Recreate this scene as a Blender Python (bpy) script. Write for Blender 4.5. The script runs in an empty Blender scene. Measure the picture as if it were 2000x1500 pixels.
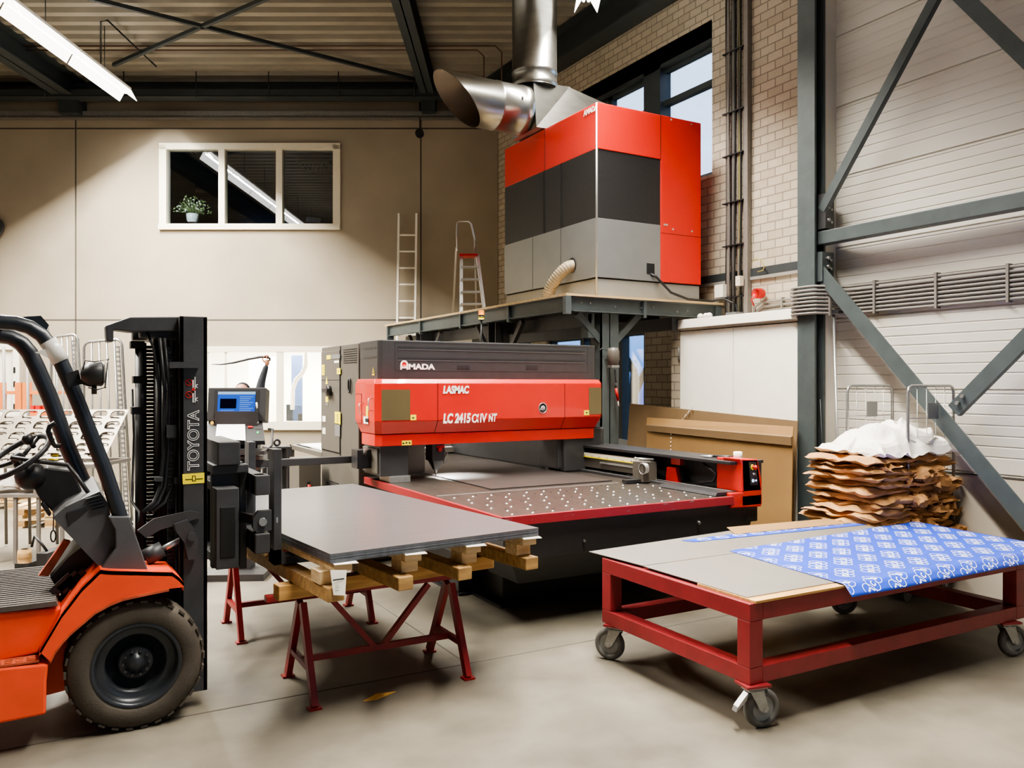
import bpy, math, random
from mathutils import Matrix, Vector, noise
random.seed(7)
PI = math.pi
TH = math.radians(29.36)          # the hall's end wall is skewed to the long side wall and the machines
H = 1.75; FPX = 1600.0
C = bpy.context.scene.collection
POW1=850; POW2=265; POWS=320; WORLD=5.5; FILL=30; EXPO=-.28; SPR={True:180,False:112}
vd = Vector((math.sin(TH), math.cos(TH), 0)); rd = Vector((math.cos(TH), -math.sin(TH), 0))
def ray(px, py): return vd + rd*((px-1000)/FPX) + Vector((0,0,1))*((750-py)/FPX)
def zp(px, py, z):
    d = ray(px,py); t = (z-H)/d.z; return Vector((d.x*t, d.y*t, z))
def xp(px, py, x):
    d = ray(px,py); t = x/d.x; return Vector((x, d.y*t, H+d.z*t))
def yp(px, py, y):
    d = ray(px,py); t = y/d.y; return Vector((d.x*t, y, H+d.z*t))
def dp(px, py, t):
    d = ray(px,py); return Vector((d.x*t, d.y*t, H+d.z*t))
RB = Matrix.Rotation(-TH, 4, 'Z')   # frame of the end wall: x along the wall, y away from the camera
def B(a, d, z): return RB @ Vector((a, d, z))
def bl(px, d): return (px-1000)/FPX*d
def bz(py, d): return H + (750-py)/FPX*d

# ---------------------------------------------------------------- materials
def lin(h):
    h = h.lstrip('#'); o = []
    for i in (0,2,4):
        c = int(h[i:i+2],16)/255
        o.append(c/12.92 if c <= .04045 else ((c+.055)/1.055)**2.4)
    return (o[0],o[1],o[2],1)
def base(name):
    m = bpy.data.materials.new(name); m.use_nodes = True
    nt = m.node_tree; b = nt.nodes['Principled BSDF']
    return m, nt, b
def mat(name, hx, rough=.5, metal=0, var=.12, scale=6, bump=0, bscale=60, emis=0, spec=.5, stretch=None, coat=0):
    m, nt, b = base(name); c = lin(hx)
    b.inputs['Roughness'].default_value = rough; b.inputs['Metallic'].default_value = metal
    b.inputs['Specular IOR Level'].default_value = spec
    if coat: b.inputs['Coat Weight'].default_value = coat
    tc = nt.nodes.new('ShaderNodeTexCoord')
    mp = nt.nodes.new('ShaderNodeMapping'); nt.links.new(tc.outputs['Object'], mp.inputs[0])
    if stretch: mp.inputs['Scale'].default_value = stretch
    n = nt.nodes.new('ShaderNodeTexNoise'); n.inputs['Scale'].default_value = scale; n.inputs['Detail'].default_value = 5
    nt.links.new(mp.outputs[0], n.inputs['Vector'])
    r = nt.nodes.new('ShaderNodeValToRGB'); nt.links.new(n.outputs['Fac'], r.inputs[0])
    r.color_ramp.elements[0].position = .3; r.color_ramp.elements[1].position = .7
    r.color_ramp.elements[0].color = tuple(v*(1-var) for v in c[:3])+(1,)
    r.color_ramp.elements[1].color = tuple(min(1,v*(1+var*.6)) for v in c[:3])+(1,)
    nt.links.new(r.outputs[0], b.inputs['Base Color'])
    if bump:
        n2 = nt.nodes.new('ShaderNodeTexNoise'); n2.inputs['Scale'].default_value = bscale; n2.inputs['Detail'].default_value = 4
        nt.links.new(mp.outputs[0], n2.inputs['Vector'])
        bp = nt.nodes.new('ShaderNodeBump'); bp.inputs['Strength'].default_value = bump; bp.inputs['Distance'].default_value = .01
        nt.links.new(n2.outputs['Fac'], bp.inputs['Height']); nt.links.new(bp.outputs[0], b.inputs['Normal'])
    if emis:
        nt.links.new(r.outputs[0], b.inputs['Emission Color']); b.inputs['Emission Strength'].default_value = emis
    return m
def glassmat(name, tint='#ffffff', refl=.12, rough=0):
    m = bpy.data.materials.new(name); m.use_nodes = True; nt = m.node_tree; nt.nodes.clear()
    o = nt.nodes.new('ShaderNodeOutputMaterial'); mx = nt.nodes.new('ShaderNodeMixShader')
    t = nt.nodes.new('ShaderNodeBsdfTransparent'); g = nt.nodes.new('ShaderNodeBsdfGlossy')
    t.inputs[0].default_value = lin(tint); g.inputs['Roughness'].default_value = rough
    lw = nt.nodes.new('ShaderNodeLayerWeight'); lw.inputs[0].default_value = .3
    ad = nt.nodes.new('ShaderNodeMath'); ad.operation = 'MULTIPLY_ADD'; ad.inputs[1].default_value = .6; ad.inputs[2].default_value = refl
    nt.links.new(lw.outputs['Fresnel'], ad.inputs[0]); nt.links.new(ad.outputs[0], mx.inputs[0])
    nt.links.new(t.outputs[0], mx.inputs[1]); nt.links.new(g.outputs[0], mx.inputs[2]); nt.links.new(mx.outputs[0], o.inputs[0])
    return m

def floor_mat():
    m, nt, b = base('floor concrete')
    tc = nt.nodes.new('ShaderNodeTexCoord')
    n = nt.nodes.new('ShaderNodeTexNoise'); n.inputs['Scale'].default_value = .9; n.inputs['Detail'].default_value = 9; n.inputs['Roughness'].default_value = .62
    nt.links.new(tc.outputs['Object'], n.inputs['Vector'])
    r = nt.nodes.new('ShaderNodeValToRGB'); nt.links.new(n.outputs['Fac'], r.inputs[0])
    e = r.color_ramp.elements; e[0].position=.32; e[0].color = lin('#5a554c'); e[1].position=.66; e[1].color = lin('#7f796c')
    n2 = nt.nodes.new('ShaderNodeTexNoise'); n2.inputs['Scale'].default_value = 5; n2.inputs['Detail'].default_value = 8
    mp = nt.nodes.new('ShaderNodeMapping'); mp.inputs['Scale'].default_value = (.5,.6,1)
    nt.links.new(tc.outputs['Object'], mp.inputs[0]); nt.links.new(mp.outputs[0], n2.inputs['Vector'])
    r2 = nt.nodes.new('ShaderNodeValToRGB'); nt.links.new(n2.outputs['Fac'], r2.inputs[0])
    r2.color_ramp.elements[0].position=.35; r2.color_ramp.elements[0].color=(.80,.79,.77,1); r2.color_ramp.elements[1].position=.6; r2.color_ramp.elements[1].color=(1,1,1,1)
    mx = nt.nodes.new('ShaderNodeMix'); mx.data_type='RGBA'; mx.blend_type='MULTIPLY'; mx.inputs[0].default_value=1
    nt.links.new(r.outputs[0], mx.inputs[6]); nt.links.new(r2.outputs[0], mx.inputs[7]); nt.links.new(mx.outputs[2], b.inputs['Base Color'])
    mr = nt.nodes.new('ShaderNodeMapRange'); mr.inputs[3].default_value=.38; mr.inputs[4].default_value=.62
    nt.links.new(n.outputs['Fac'], mr.inputs[0]); nt.links.new(mr.outputs[0], b.inputs['Roughness'])
    b.inputs['Specular IOR Level'].default_value = .35
    bp = nt.nodes.new('ShaderNodeBump'); bp.inputs['Strength'].default_value=.08; bp.inputs['Distance'].default_value=.01
    nt.links.new(n2.outputs['Fac'], bp.inputs['Height']); nt.links.new(bp.outputs[0], b.inputs['Normal'])
    return m
def brick_mat():
    m, nt, b = base('cream brickwork')
    tc = nt.nodes.new('ShaderNodeTexCoord'); sx = nt.nodes.new('ShaderNodeSeparateXYZ'); cx = nt.nodes.new('ShaderNodeCombineXYZ')
    ad = nt.nodes.new('ShaderNodeMath'); ad.operation='ADD'
    nt.links.new(tc.outputs['Object'], sx.inputs[0]); nt.links.new(sx.outputs[0], ad.inputs[0]); nt.links.new(sx.outputs[1], ad.inputs[1])
    nt.links.new(ad.outputs[0], cx.inputs[0]); nt.links.new(sx.outputs[2], cx.inputs[1])
    k = nt.nodes.new('ShaderNodeTexBrick'); nt.links.new(cx.outputs[0], k.inputs['Vector'])
    k.inputs['Scale'].default_value=1; k.inputs['Brick Width'].default_value=.213; k.inputs['Row Height'].default_value=.0985
    k.inputs['Mortar Size'].default_value=.007; k.inputs['Mortar Smooth'].default_value=.1
    k.inputs['Color1'].default_value=lin('#c2b7a4'); k.inputs['Color2'].default_value=lin('#b0a592'); k.inputs['Mortar'].default_value=lin('#867d71')
    n = nt.nodes.new('ShaderNodeTexNoise'); n.inputs['Scale'].default_value=14; nt.links.new(cx.outputs[0], n.inputs['Vector'])
    r = nt.nodes.new('ShaderNodeValToRGB'); r.color_ramp.elements[0].color=(.8,.79,.77,1); r.color_ramp.elements[1].color=(1,1,1,1); nt.links.new(n.outputs['Fac'], r.inputs[0])
    mx = nt.nodes.new('ShaderNodeMix'); mx.data_type='RGBA'; mx.blend_type='MULTIPLY'; mx.inputs[0].default_value=1
    nt.links.new(k.outputs[0], mx.inputs[6]); nt.links.new(r.outputs[0], mx.inputs[7]); nt.links.new(mx.outputs[2], b.inputs['Base Color'])
    b.inputs['Roughness'].default_value=.85
    bp = nt.nodes.new('ShaderNodeBump'); bp.invert=True; bp.inputs['Strength'].default_value=.6; bp.inputs['Distance'].default_value=.008
    nt.links.new(k.outputs['Fac'], bp.inputs['Height']); nt.links.new(bp.outputs[0], b.inputs['Normal'])
    return m
def wood_mat(name, a, bcol, scale=(2,30,30)):
    m, nt, b = base(name)
    tc = nt.nodes.new('ShaderNodeTexCoord'); mp = nt.nodes.new('ShaderNodeMapping'); mp.inputs['Scale'].default_value=scale
    n = nt.nodes.new('ShaderNodeTexNoise'); n.inputs['Scale'].default_value=1.2; n.inputs['Detail'].default_value=6
    r = nt.nodes.new('ShaderNodeValToRGB'); r.color_ramp.elements[0].position=.3; r.color_ramp.elements[1].position=.72
    r.color_ramp.elements[0].color=lin(a); r.color_ramp.elements[1].color=lin(bcol)
    nt.links.new(tc.outputs['Object'], mp.inputs[0]); nt.links.new(mp.outputs[0], n.inputs['Vector']); nt.links.new(n.outputs['Fac'], r.inputs[0]); nt.links.new(r.outputs[0], b.inputs['Base Color'])
    b.inputs['Roughness'].default_value=.7
    return m
def scratched_red():
    m, nt, b = base('worn red paint')
    tc = nt.nodes.new('ShaderNodeTexCoord'); mp = nt.nodes.new('ShaderNodeMapping'); mp.inputs['Scale'].default_value=(3,3,14)
    n = nt.nodes.new('ShaderNodeTexNoise'); n.inputs['Scale'].default_value=2.5; n.inputs['Detail'].default_value=8; n.inputs['Roughness'].default_value=.7
    r = nt.nodes.new('ShaderNodeValToRGB'); r.color_ramp.elements[0].position=.62; r.color_ramp.elements[1].position=.66
    r.color_ramp.elements[0].color=lin('#8c1d24'); r.color_ramp.elements[1].color=lin('#6f6f74')
    nt.links.new(tc.outputs['Object'], mp.inputs[0]); nt.links.new(mp.outputs[0], n.inputs['Vector']); nt.links.new(n.outputs['Fac'], r.inputs[0]); nt.links.new(r.outputs[0], b.inputs['Base Color'])
    b.inputs['Roughness'].default_value=.45
    return m
K = {}
K['floor']=floor_mat(); K['brick']=brick_mat()
K['conc']=mat('smooth grey concrete','#9c9280',.8,var=.16,scale=.7,bump=.05,bscale=30)
K['groove']=mat('dark joint','#4a4640',.9)
K['floorjoint']=mat('floor joint','#57524a',.9)
K['plinth']=mat('plinth concrete','#b3aa9c',.85,var=.08,scale=2,bump=.05)
K['panelw']=mat('off white cladding','#c9c5bc',.45,var=.10,scale=1.1,stretch=(1,.5,2.5))
K['roof']=mat('roof sheet','#8d8678',.55,metal=.05,var=.15,scale=2)
K['steel']=mat('slate painted steel','#454d4e',.5,var=.15,scale=8)
K['dsteel']=mat('dark roof steel','#2e3436',.6)
K['black']=mat('black plastic','#262628',.45,var=.2)
K['blk2']=mat('charcoal paint','#363637',.42,var=.12,scale=10)
K['mast']=mat('black mast paint','#38383a',.5,var=.25,scale=9,bump=.05)
K['grease']=mat('greasy black steel','#171716',.5,metal=0,var=.3,scale=25)
K['cabgrey']=mat('olive grey enclosure','#55514a',.5,var=.06)
K['dark']=mat('very dark void','#0b0b0c',.8)
K['redm']=mat('glossy red machine paint','#bf2217',.32,var=.05,scale=3,coat=.2)
K['redm2']=mat('red unit panel','#c72519',.4,var=.05,scale=2)
K['redt']=mat('dark red frame paint','#84262a',.42,var=.15,scale=12)
K['redtr']=mat('trestle red paint','#8a1d1c',.45,var=.22,scale=7)
K['redw']=scratched_red()
K['orange']=mat('orange forklift paint','#ef5430',.38,var=.10,scale=5,bump=.02)
K['odirt']=mat('scuffed orange paint','#b9583a',.6,var=.4,scale=14)
K['fgrey']=mat('slate forklift plastic','#4c4d50',.55,var=.1,scale=10,bump=.05,bscale=200)
K['fblue']=mat('blue black guard paint','#242930',.35,var=.15,scale=10)
K['mat']=mat('rubber floor mat','#554f49',.8,var=.15,scale=20)
K['tyre']=mat('dusty brown black tyre','#4b443b',.75,var=.3,scale=7,bump=.15,bscale=80)
K['rim']=mat('dark wheel rim','#34373c',.35,metal=.2,var=.2)
K['sheet']=mat('cold rolled steel sheet','#98989b',.34,metal=.9,var=.05,scale=3,stretch=(.6,4,1))
K['sheetd']=mat('steel sheet edge','#7d8188',.45,metal=.6,var=.2,scale=30)
K['sheetm']=mat('dull grey sheet','#8f8b84',.45,metal=.6,var=.05,scale=3)
K['worksheet']=mat('brown grey steel sheet','#716966',.36,metal=.85,var=.06,scale=4)
K['table']=mat('scratched steel table','#67605a',.36,metal=.85,var=.25,scale=9,stretch=(3,.6,1))
K['alu']=mat('aluminium','#c4c5c3',.35,metal=.8,var=.1)
K['galv']=mat('galvanised steel','#9a9a98',.35,metal=.7,var=.15,scale=30)
K['duct']=mat('galvanised duct sheet','#a5a49e',.28,metal=.95,var=.12,scale=4,stretch=(1,1,3))
K['ductin']=mat('duct inner face','#857868',.5,metal=.2,var=.1)
K['white']=mat('white paint','#fcf7ea',.5,var=.03)
K['wframe']=mat('cream window frame','#e3dcc6',.5,var=.03)
K['lgrey']=mat('light grey lacquer','#7e8081',.38,metal=.35,var=.04)
K['basegrey']=mat('warm grey plinth paint','#87857f',.5,var=.06)
K['mesh']=mat('black grille','#202021',.5,var=.3,scale=60,bump=.3,bscale=120)
K['smoke']=mat('smoked amber window','#5e5338',.3,var=.1,scale=4)
K['yellow']=mat('yellow sticker','#f2e01e',.5,var=.04)
K['amber']=mat('amber lens','#f08a10',.3,emis=.5)
K['card']=mat('brown cardboard','#8a6a40',.8,var=.10,scale=3,bump=.04)
K['card2']=mat('dull brown cardboard','#7b6345',.8,var=.08,scale=3)
K['kraft']=mat('kraft paper','#b98a56',.75,var=.22,scale=6,bump=.25,bscale=14)
K['kraft2']=mat('darker kraft paper','#9a6f42',.75,var=.25,scale=6,bump=.25,bscale=14)
K['foam']=mat('white foam film','#f4efe6',.6,var=.04,bump=.3,bscale=12)
K['bluef']=mat('blue protective film','#2449c2',.38,var=.07,scale=3,bump=.05,bscale=8)
K['wprint']=mat('white print','#e6ecfb',.45,var=.02)
K['wlet']=mat('white lettering','#f5f5f0',.5,var=.01)
K['redlet']=mat('red emblem','#c8202a',.4)
K['wood']=wood_mat('pine timber','#a57c48','#d2a768')
K['woodp']=wood_mat('pale pallet wood','#b89a70','#dcc59c')
K['woodd']=wood_mat('weathered timber','#8a6a42','#b8935c')
K['splint']=mat('bright splinter wood','#f0bd62',.6,var=.1)
K['ply']=wood_mat('plywood edge','#a98f68','#c9b187')
K['paper']=mat('white paper','#ffffff',.6,var=.01,emis=.25)  # brightness put into the paper as a weak glow of its own
K['wheelg']=mat('grey castor rubber','#5f5d5a',.7,var=.2,scale=20)
K['hose']=mat('ribbed beige hose','#8d7f68',.55,var=.15)
K['pipe']=mat('grey conduit','#77726c',.5,var=.12,scale=14)
K['pipeb']=mat('brown copper pipe','#5a3d30',.5)
K['cable']=mat('dark cable','#202022',.5)
K['cabley']=mat('yellow green cable','#a8a04a',.5)
K['rede']=mat('red plastic','#b3201c',.4)
K['skin']=mat('skin','#a9765a',.6,var=.08)
K['overall']=mat('dark blue work jacket','#23272f',.8,var=.25,scale=12,bump=.2)
K['rack']=mat('orange rack paint','#c9743a',.5,var=.1)
K['scrap']=mat('cut sheet skeleton','#6b6459',.45,metal=.5,var=.2,scale=20)
K['plastic']=mat('clear plastic wrap','#d8d6d0',.3,var=.08,bump=.3,bscale=20)
K['officew']=mat('white office wall','#f6f3ea',.7,var=.02)
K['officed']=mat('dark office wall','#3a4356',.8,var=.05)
K['bdoor']=mat('slate blue door','#3c4f72',.6)
K['leaf']=mat('grey green leaves','#6e7a48',.7,var=.35,scale=40)
K['pot']=mat('pale ceramic','#c5c2b8',.4)
K['grass']=mat('dusk grass','#23351f',.95,var=.3,scale=3)
K['bark']=mat('tree bark','#100f14',.9,var=.2,scale=20)
K['dglass']=glassmat('window glass','#e6eef5',.10)
K['clearg']=glassmat('clear glass','#ffffff',.04)
def emit(name, hx, s):
    m = bpy.data.materials.new(name); m.use_nodes=True; nt=m.node_tree; nt.nodes.clear()
    o = nt.nodes.new('ShaderNodeOutputMaterial'); e = nt.nodes.new('ShaderNodeEmission'); e.inputs[0].default_value=lin(hx); e.inputs[1].default_value=s
    nt.links.new(e.outputs[0], o.inputs[0]); return m
K['tube']=emit('fluorescent tube','#fffaf0',14); K['refl']=emit('glowing white reflector','#fffaf0',7)  # reflector emission stands in for the light it gets from the tubes
K['scrB']=emit('screen blue','#3f74e8',1.1); K['scrW']=emit('screen pale','#bfe2ff',1.2); K['scrK']=emit('screen dark plot','#1b1430',.6)
K['scrL']=emit('screen light text','#8ab4ff',1.2); K['ledg']=emit('green lamp','#2dff8a',3); K['ledw']=emit('white button lamp','#cfe4ff',2.2); K['ledo']=emit('amber button lamp','#ffc860',2)

# ---------------------------------------------------------------- mesh building
class M:
    def __init__(s, T=None): s.v=[]; s.f=[]; s.mi=[]; s.T=T; s.ms=[]; s.cur=0; s.sm=[]; s.smooth=False
    def use(s, key):
        if key not in s.ms: s.ms.append(key)
        s.cur = s.ms.index(key); return s
    def add(s, vs, fs):
        o = len(s.v)
        for p in vs:
            p = Vector(p); s.v.append(s.T @ p if s.T else p)
        for f in fs: s.f.append([i+o for i in f]); s.mi.append(s.cur); s.sm.append(s.smooth)
        return s
    def box(s, x0,x1,y0,y1,z0,z1):
        if x0>x1: x0,x1=x1,x0
        if y0>y1: y0,y1=y1,y0
        if z0>z1: z0,z1=z1,z0
        return s.add([(x0,y0,z0),(x1,y0,z0),(x1,y1,z0),(x0,y1,z0),(x0,y0,z1),(x1,y0,z1),(x1,y1,z1),(x0,y1,z1)],
              [(0,3,2,1),(4,5,6,7),(0,1,5,4),(1,2,6,5),(2,3,7,6),(3,0,4,7)])
    def bar(s, p, q, w, h, up=(0,0,1)):
        p=Vector(p); q=Vector(q); d=(q-p).normalized(); u=Vector(up)
        if abs(d.dot(u))>.99: u=Vector((1,0,0))
        a=d.cross(u).normalized()*(w/2); b=a.cross(d).normalized()*(h/2)
        vs=[p-a-b,p+a-b,p+a+b,p-a+b,q-a-b,q+a-b,q+a+b,q-a+b]
        return s.add(vs,[(0,1,2,3),(7,6,5,4),(0,4,5,1),(1,5,6,2),(2,6,7,3),(3,7,4,0)])
    def tube(s, pts, r, n=10, cap=True, closed=False):
        pts=[Vector(p) for p in pts]; k=len(pts); rs = r if isinstance(r,(list,tuple)) else [r]*k
        vs=[]; fs=[]; prev=None
        for i,p in enumerate(pts):
            if closed: d=(pts[(i+1)%k]-pts[i-1]).normalized()
            else: d=((pts[min(i+1,k-1)]-pts[max(i-1,0)])).normalized()
            if prev is None:
                u=Vector((0,0,1)) if abs(d.z)<.9 else Vector((1,0,0)); a=d.cross(u).normalized()
            else:
                a=prev-d*prev.dot(d)
                a = a.normalized() if a.length>1e-6 else d.orthogonal().normalized()
            prev=a; b=d.cross(a)
            for j in range(n):
                t=2*PI*j/n; vs.append(p+(a*math.cos(t)+b*math.sin(t))*rs[i])
        m = k if closed else k-1
        for i in range(m):
            i2=(i+1)%k
            for j in range(n):
                j2=(j+1)%n; fs.append((i*n+j,i*n+j2,i2*n+j2,i2*n+j))
        if cap and not closed: fs.append(tuple(range(n-1,-1,-1))); fs.append(tuple((k-1)*n+j for j in range(n)))
        sm=s.smooth; s.smooth=True; s.add(vs,fs); s.smooth=sm
        if cap and not closed: s.sm[-1]=False; s.sm[-2]=False
        return s
    def cyl(s, p, q, r, n=24, r2=None): return s.tube([p,q],[r, r if r2 is None else r2],n)
    def lathe(s, prof, c, axis='Z', n=32, closed=False, cap=True):
        vs=[];fs=[];k=len(prof)
        for (r,h) in prof:
            for j in range(n):
                t=2*PI*j/n; a=r*math.cos(t); b=r*math.sin(t)
                v = {'Z':(a,b,h),'Y':(a,h,b),'X':(h,a,b)}[axis]
                vs.append((c[0]+v[0],c[1]+v[1],c[2]+v[2]))
        m=k if closed else k-1
        for i in range(m):
            i2=(i+1)%k
            for j in range(n): fs.append((i*n+j,i*n+(j+1)%n,i2*n+(j+1)%n,i2*n+j))
        if not closed and cap:
            if prof[0][0]>1e-5: fs.append(tuple(range(n)))
            if prof[-1][0]>1e-5: fs.append(tuple((k-1)*n+j for j in range(n-1,-1,-1)))
        sm=s.smooth; s.smooth=True; s.add(vs,fs); s.smooth=sm
        return s
    def prism(s, poly, axis, a0, a1):
        n=len(poly); vs=[]
        for a in (a0,a1):
            for (u,w) in poly: vs.append({'X':(a,u,w),'Y':(u,a,w),'Z':(u,w,a)}[axis])
        fs=[tuple(range(n-1,-1,-1)),tuple(range(n,2*n))]+[(i,(i+1)%n,n+(i+1)%n,n+i) for i in range(n)]
        return s.add(vs,fs)
    def hull4(s, lo, hi):    # two rings of points joined
        n=len(lo); return s.add(list(lo)+list(hi),[tuple(range(n-1,-1,-1)),tuple(range(n,2*n))]+[(i,(i+1)%n,n+(i+1)%n,n+i) for i in range(n)])
    def quad(s, *p): return s.add(p,[tuple(range(len(p)))])
    def slab(s, pts, t):      # a flat polygon given by 3d points with thickness t downwards
        hi=[Vector(p) for p in pts]; lo=[p-Vector((0,0,t)) for p in hi]; return s.hull4(lo,hi)
    def sphere(s, c, r, n=16, sc=(1,1,1)):
        vs=[];fs=[]; k=n//2
        for i in range(k+1):
            t=PI*i/k
            for j in range(n):
                u=2*PI*j/n; vs.append((c[0]+r*sc[0]*math.sin(t)*math.cos(u), c[1]+r*sc[1]*math.sin(t)*math.sin(u), c[2]+r*sc[2]*math.cos(t)))
        for i in range(k):
            for j in range(n): fs.append((i*n+j,i*n+(j+1)%n,(i+1)*n+(j+1)%n,(i+1)*n+j))
        sm=s.smooth; s.smooth=True; s.add(vs,fs); s.smooth=sm; return s
    def text(s, body, size, mtx, ext=.001, shear=0, bold=0, sx=1, outline=0, align='LEFT', fit=0):
        cu=bpy.data.curves.new('t','FONT'); cu.body=body; cu.size=size; cu.extrude=ext; cu.shear=shear; cu.offset=bold; cu.align_x=align; cu.resolution_u=4
        if outline: cu.fill_mode='NONE'; cu.extrude=0; cu.bevel_depth=outline; cu.bevel_resolution=0
        o=bpy.data.objects.new('t',cu); C.objects.link(o); bpy.context.view_layer.update()
        me=bpy.data.meshes.new_from_object(o.evaluated_get(bpy.context.evaluated_depsgraph_get()))
        if fit: xs_=[v.co.x for v in me.vertices]; sx=fit/(max(xs_)-min(xs_)); mtx=mtx @ Matrix.Translation((-min(xs_)*sx,0,0))
        vs=[mtx @ Vector((v.co.x*sx,v.co.y,v.co.z)) for v in me.vertices]
        s.add(vs,[tuple(p.vertices) for p in me.polygons])
        bpy.data.objects.remove(o); bpy.data.curves.remove(cu); bpy.data.meshes.remove(me); return s
    def build(s, name, parent=None, label=None, bevel=0, local=False, cat=None, group=None, kind=None, origin=None):
        me=bpy.data.meshes.new(name)
        off=Vector((0,0,0))
        if origin is not None: off=Vector(origin)
        elif parent is not None and not local:
            p=parent
            while p is not None: off=off+p.location; p=p.parent
        elif parent is None and not local and s.v:
            xs=[v.x for v in s.v]; ys=[v.y for v in s.v]; off=Vector(((min(xs)+max(xs))/2,(min(ys)+max(ys))/2,min(v.z for v in s.v)))
        me.from_pydata([tuple(v-off) for v in s.v],[],s.f)
        for k in s.ms: me.materials.append(K[k])
        for p,i,sm in zip(me.polygons,s.mi,s.sm): p.material_index=i; p.use_smooth=sm
        me.update()
        o=bpy.data.objects.new(name,me); C.objects.link(o)
        if parent is not None: o.parent=parent
        elif not local: o.location=off
        if bevel:
            b=o.modifiers.new('b','BEVEL'); b.width=bevel; b.segments=2; b.limit_method='ANGLE'; b.angle_limit=math.radians(40)
        if label: o['label']=label
        if cat: o['category']=cat
        if group: o['group']=group
        if kind: o['kind']=kind
        return o
def m_(key, T=None): return M(T).use(key)
def thing(name, label, cat, loc=(0,0,0), rotz=0, group=None):
    o=bpy.data.objects.new(name,None); o.empty_display_size=.1; C.objects.link(o); o.location=loc; o.rotation_euler=(0,0,rotz)
    o['label']=label; o['category']=cat
    if group: o['group']=group
    return o
def struct(mb, name, parent=None, **k): return mb.build(name, parent, kind='structure' if parent is None else None, **k)
def dup(root, loc, rotz=None, label=None):
    r=root.copy(); C.objects.link(r); r.location=loc
    if rotz is not None: r.rotation_euler=(0,0,rotz)
    if label: r['label']=label
    for ch in list(root.children):
        c=ch.copy(); C.objects.link(c); c.parent=r
        for g in list(ch.children):
            d=g.copy(); C.objects.link(d); d.parent=c
    return r
def MX(o, ex, ey):   # text frame: origin, direction of writing, up direction
    ex=Vector(ex).normalized(); ey=Vector(ey).normalized(); ez=ex.cross(ey)
    m=Matrix((ex,ey,ez)).transposed().to_4x4(); m.translation=Vector(o); return m
# ================================================================ SETTING
D0=14.6
b = m_('floor'); b.box(-16,7.15,-12,24,-.3,0); b.use('floorjoint')
b.box(-3,6.5,4.598,4.61,-.01,.0015); b.box(2.262,2.272,4.6,16,-.01,.0015); b.box(-6,2.26,8.2,8.21,-.01,.0015)
struct(b,'floor')
# roof sheet of trapezoidal ribs running parallel to the end wall
b = M(RB).use('roof'); prof=[]; d=-8.0
while d<15.0:
    prof += [(d,7.10),(d+.12,7.10),(d+.155,7.19),(d+.265,7.19)]; d+=.30
vs=[];fs=[]
for (yy,zz) in prof: vs += [(-16,yy,zz),((7.15-math.sin(TH)*yy)/math.cos(TH),yy,zz)]
for i in range(len(prof)-1): fs.append((2*i,2*i+1,2*i+3,2*i+2))
b.add(vs,fs); xe=lambda yy:(7.15-math.sin(TH)*yy)/math.cos(TH); b.prism([(-16,-8),(xe(-8),-8),(xe(15),15),(-16,15)],'Z',7.22,7.3); struct(b,'ceiling')
# end wall with two window openings
def wall_b(b, a0,a1, z0,z1, d0,d1, holes):
    xs=sorted(set([a0,a1]+[h[0] for h in holes]+[h[1] for h in holes])); zs=sorted(set([z0,z1]+[h[2] for h in holes]+[h[3] for h in holes]))
    for i in range(len(xs)-1):
        for j in range(len(zs)-1):
            cx=(xs[i]+xs[i+1])/2; cz=(zs[j]+zs[j+1])/2
            if any(h[0]<cx<h[1] and h[2]<cz<h[3] for h in holes): continue
            b.box(xs[i],xs[i+1],d0,d1,zs[j],zs[j+1])
W1=(bl(317,D0),bl(661,D0),bz(446,D0),bz(284,D0)); W2=(bl(330,D0),bl(700,D0),bz(836,D0),bz(681,D0))
DR=(bl(-120,D0),bl(38,D0),0,bz(672,D0))
b = M(RB).use('conc'); wall_b(b,-14,-.25,0,7.25,D0,D0+.18,[W1,W2,DR])
b.use('groove')
for px in (148,822): b.box(bl(px,D0)-.013,bl(px,D0)+.013,D0-.003,D0+.01,2.88 if px==822 else 2.88,7.1)
for py in (251,625): b.box(-14,-.3,D0-.003,D0+.01,bz(py,D0)-.013,bz(py,D0)+.013)
b.box(bl(148,D0)-.013,bl(148,D0)+.013,D0-.003,D0+.01,0,2.9)
struct(b,'wall_back')
# upper office window
w = M(RB).use('wframe'); a0,a1,z0,z1=W1; f=.085
w.box(a0-.04,a1+.04,D0-.05,D0+.12,z1-.08,z1+.03); w.box(a0-.04,a1+.04,D0-.08,D0+.12,z0-.03,z0+.07)
w.box(a0-.04,a0+.09,D0-.05,D0+.12,z0,z1); w.box(a1-.09,a1+.04,D0-.05,D0+.12,z0,z1)
for px in (434,546): w.box(bl(px,D0)-.055,bl(px,D0)+.055,D0-.04,D0+.12,z0,z1)
win1=w.build('window_1',kind='structure',origin=B((a0+a1)/2,D0,z0))
g=M(RB).use('dglass'); g.box(a0+.05,a1-.05,D0+.04,D0+.05,z0+.05,z1-.05); g.build('pane',win1)
# lower office window
w = M(RB).use('wframe'); a0,a1,z0,z1=W2
w.box(a0-.04,a1+.04,D0-.04,D0+.12,z1-.06,z1+.04); w.box(a0-.04,a1+.04,D0-.07,D0+.12,z0-.03,z0+.12)
w.box(a0-.04,a0+.09,D0-.04,D0+.12,z0,z1); w.box(a1-.09,a1+.04,D0-.04,D0+.12,z0,z1)
for px in (401,546): w.box(bl(px,D0)-.05,bl(px,D0)+.05,D0-.03,D0+.12,z0,z1)
w.box(bl(440,D0)-.012,bl(440,D0)+.012,D0,D0+.1,z0,z1)
win2=w.build('window_2',kind='structure',origin=B((a0+a1)/2,D0,z0))
g=M(RB).use('clearg'); g.box(a0+.05,a1-.05,D0+.05,D0+.06,z0+.05,z1-.05); g.build('pane',win2)
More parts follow.
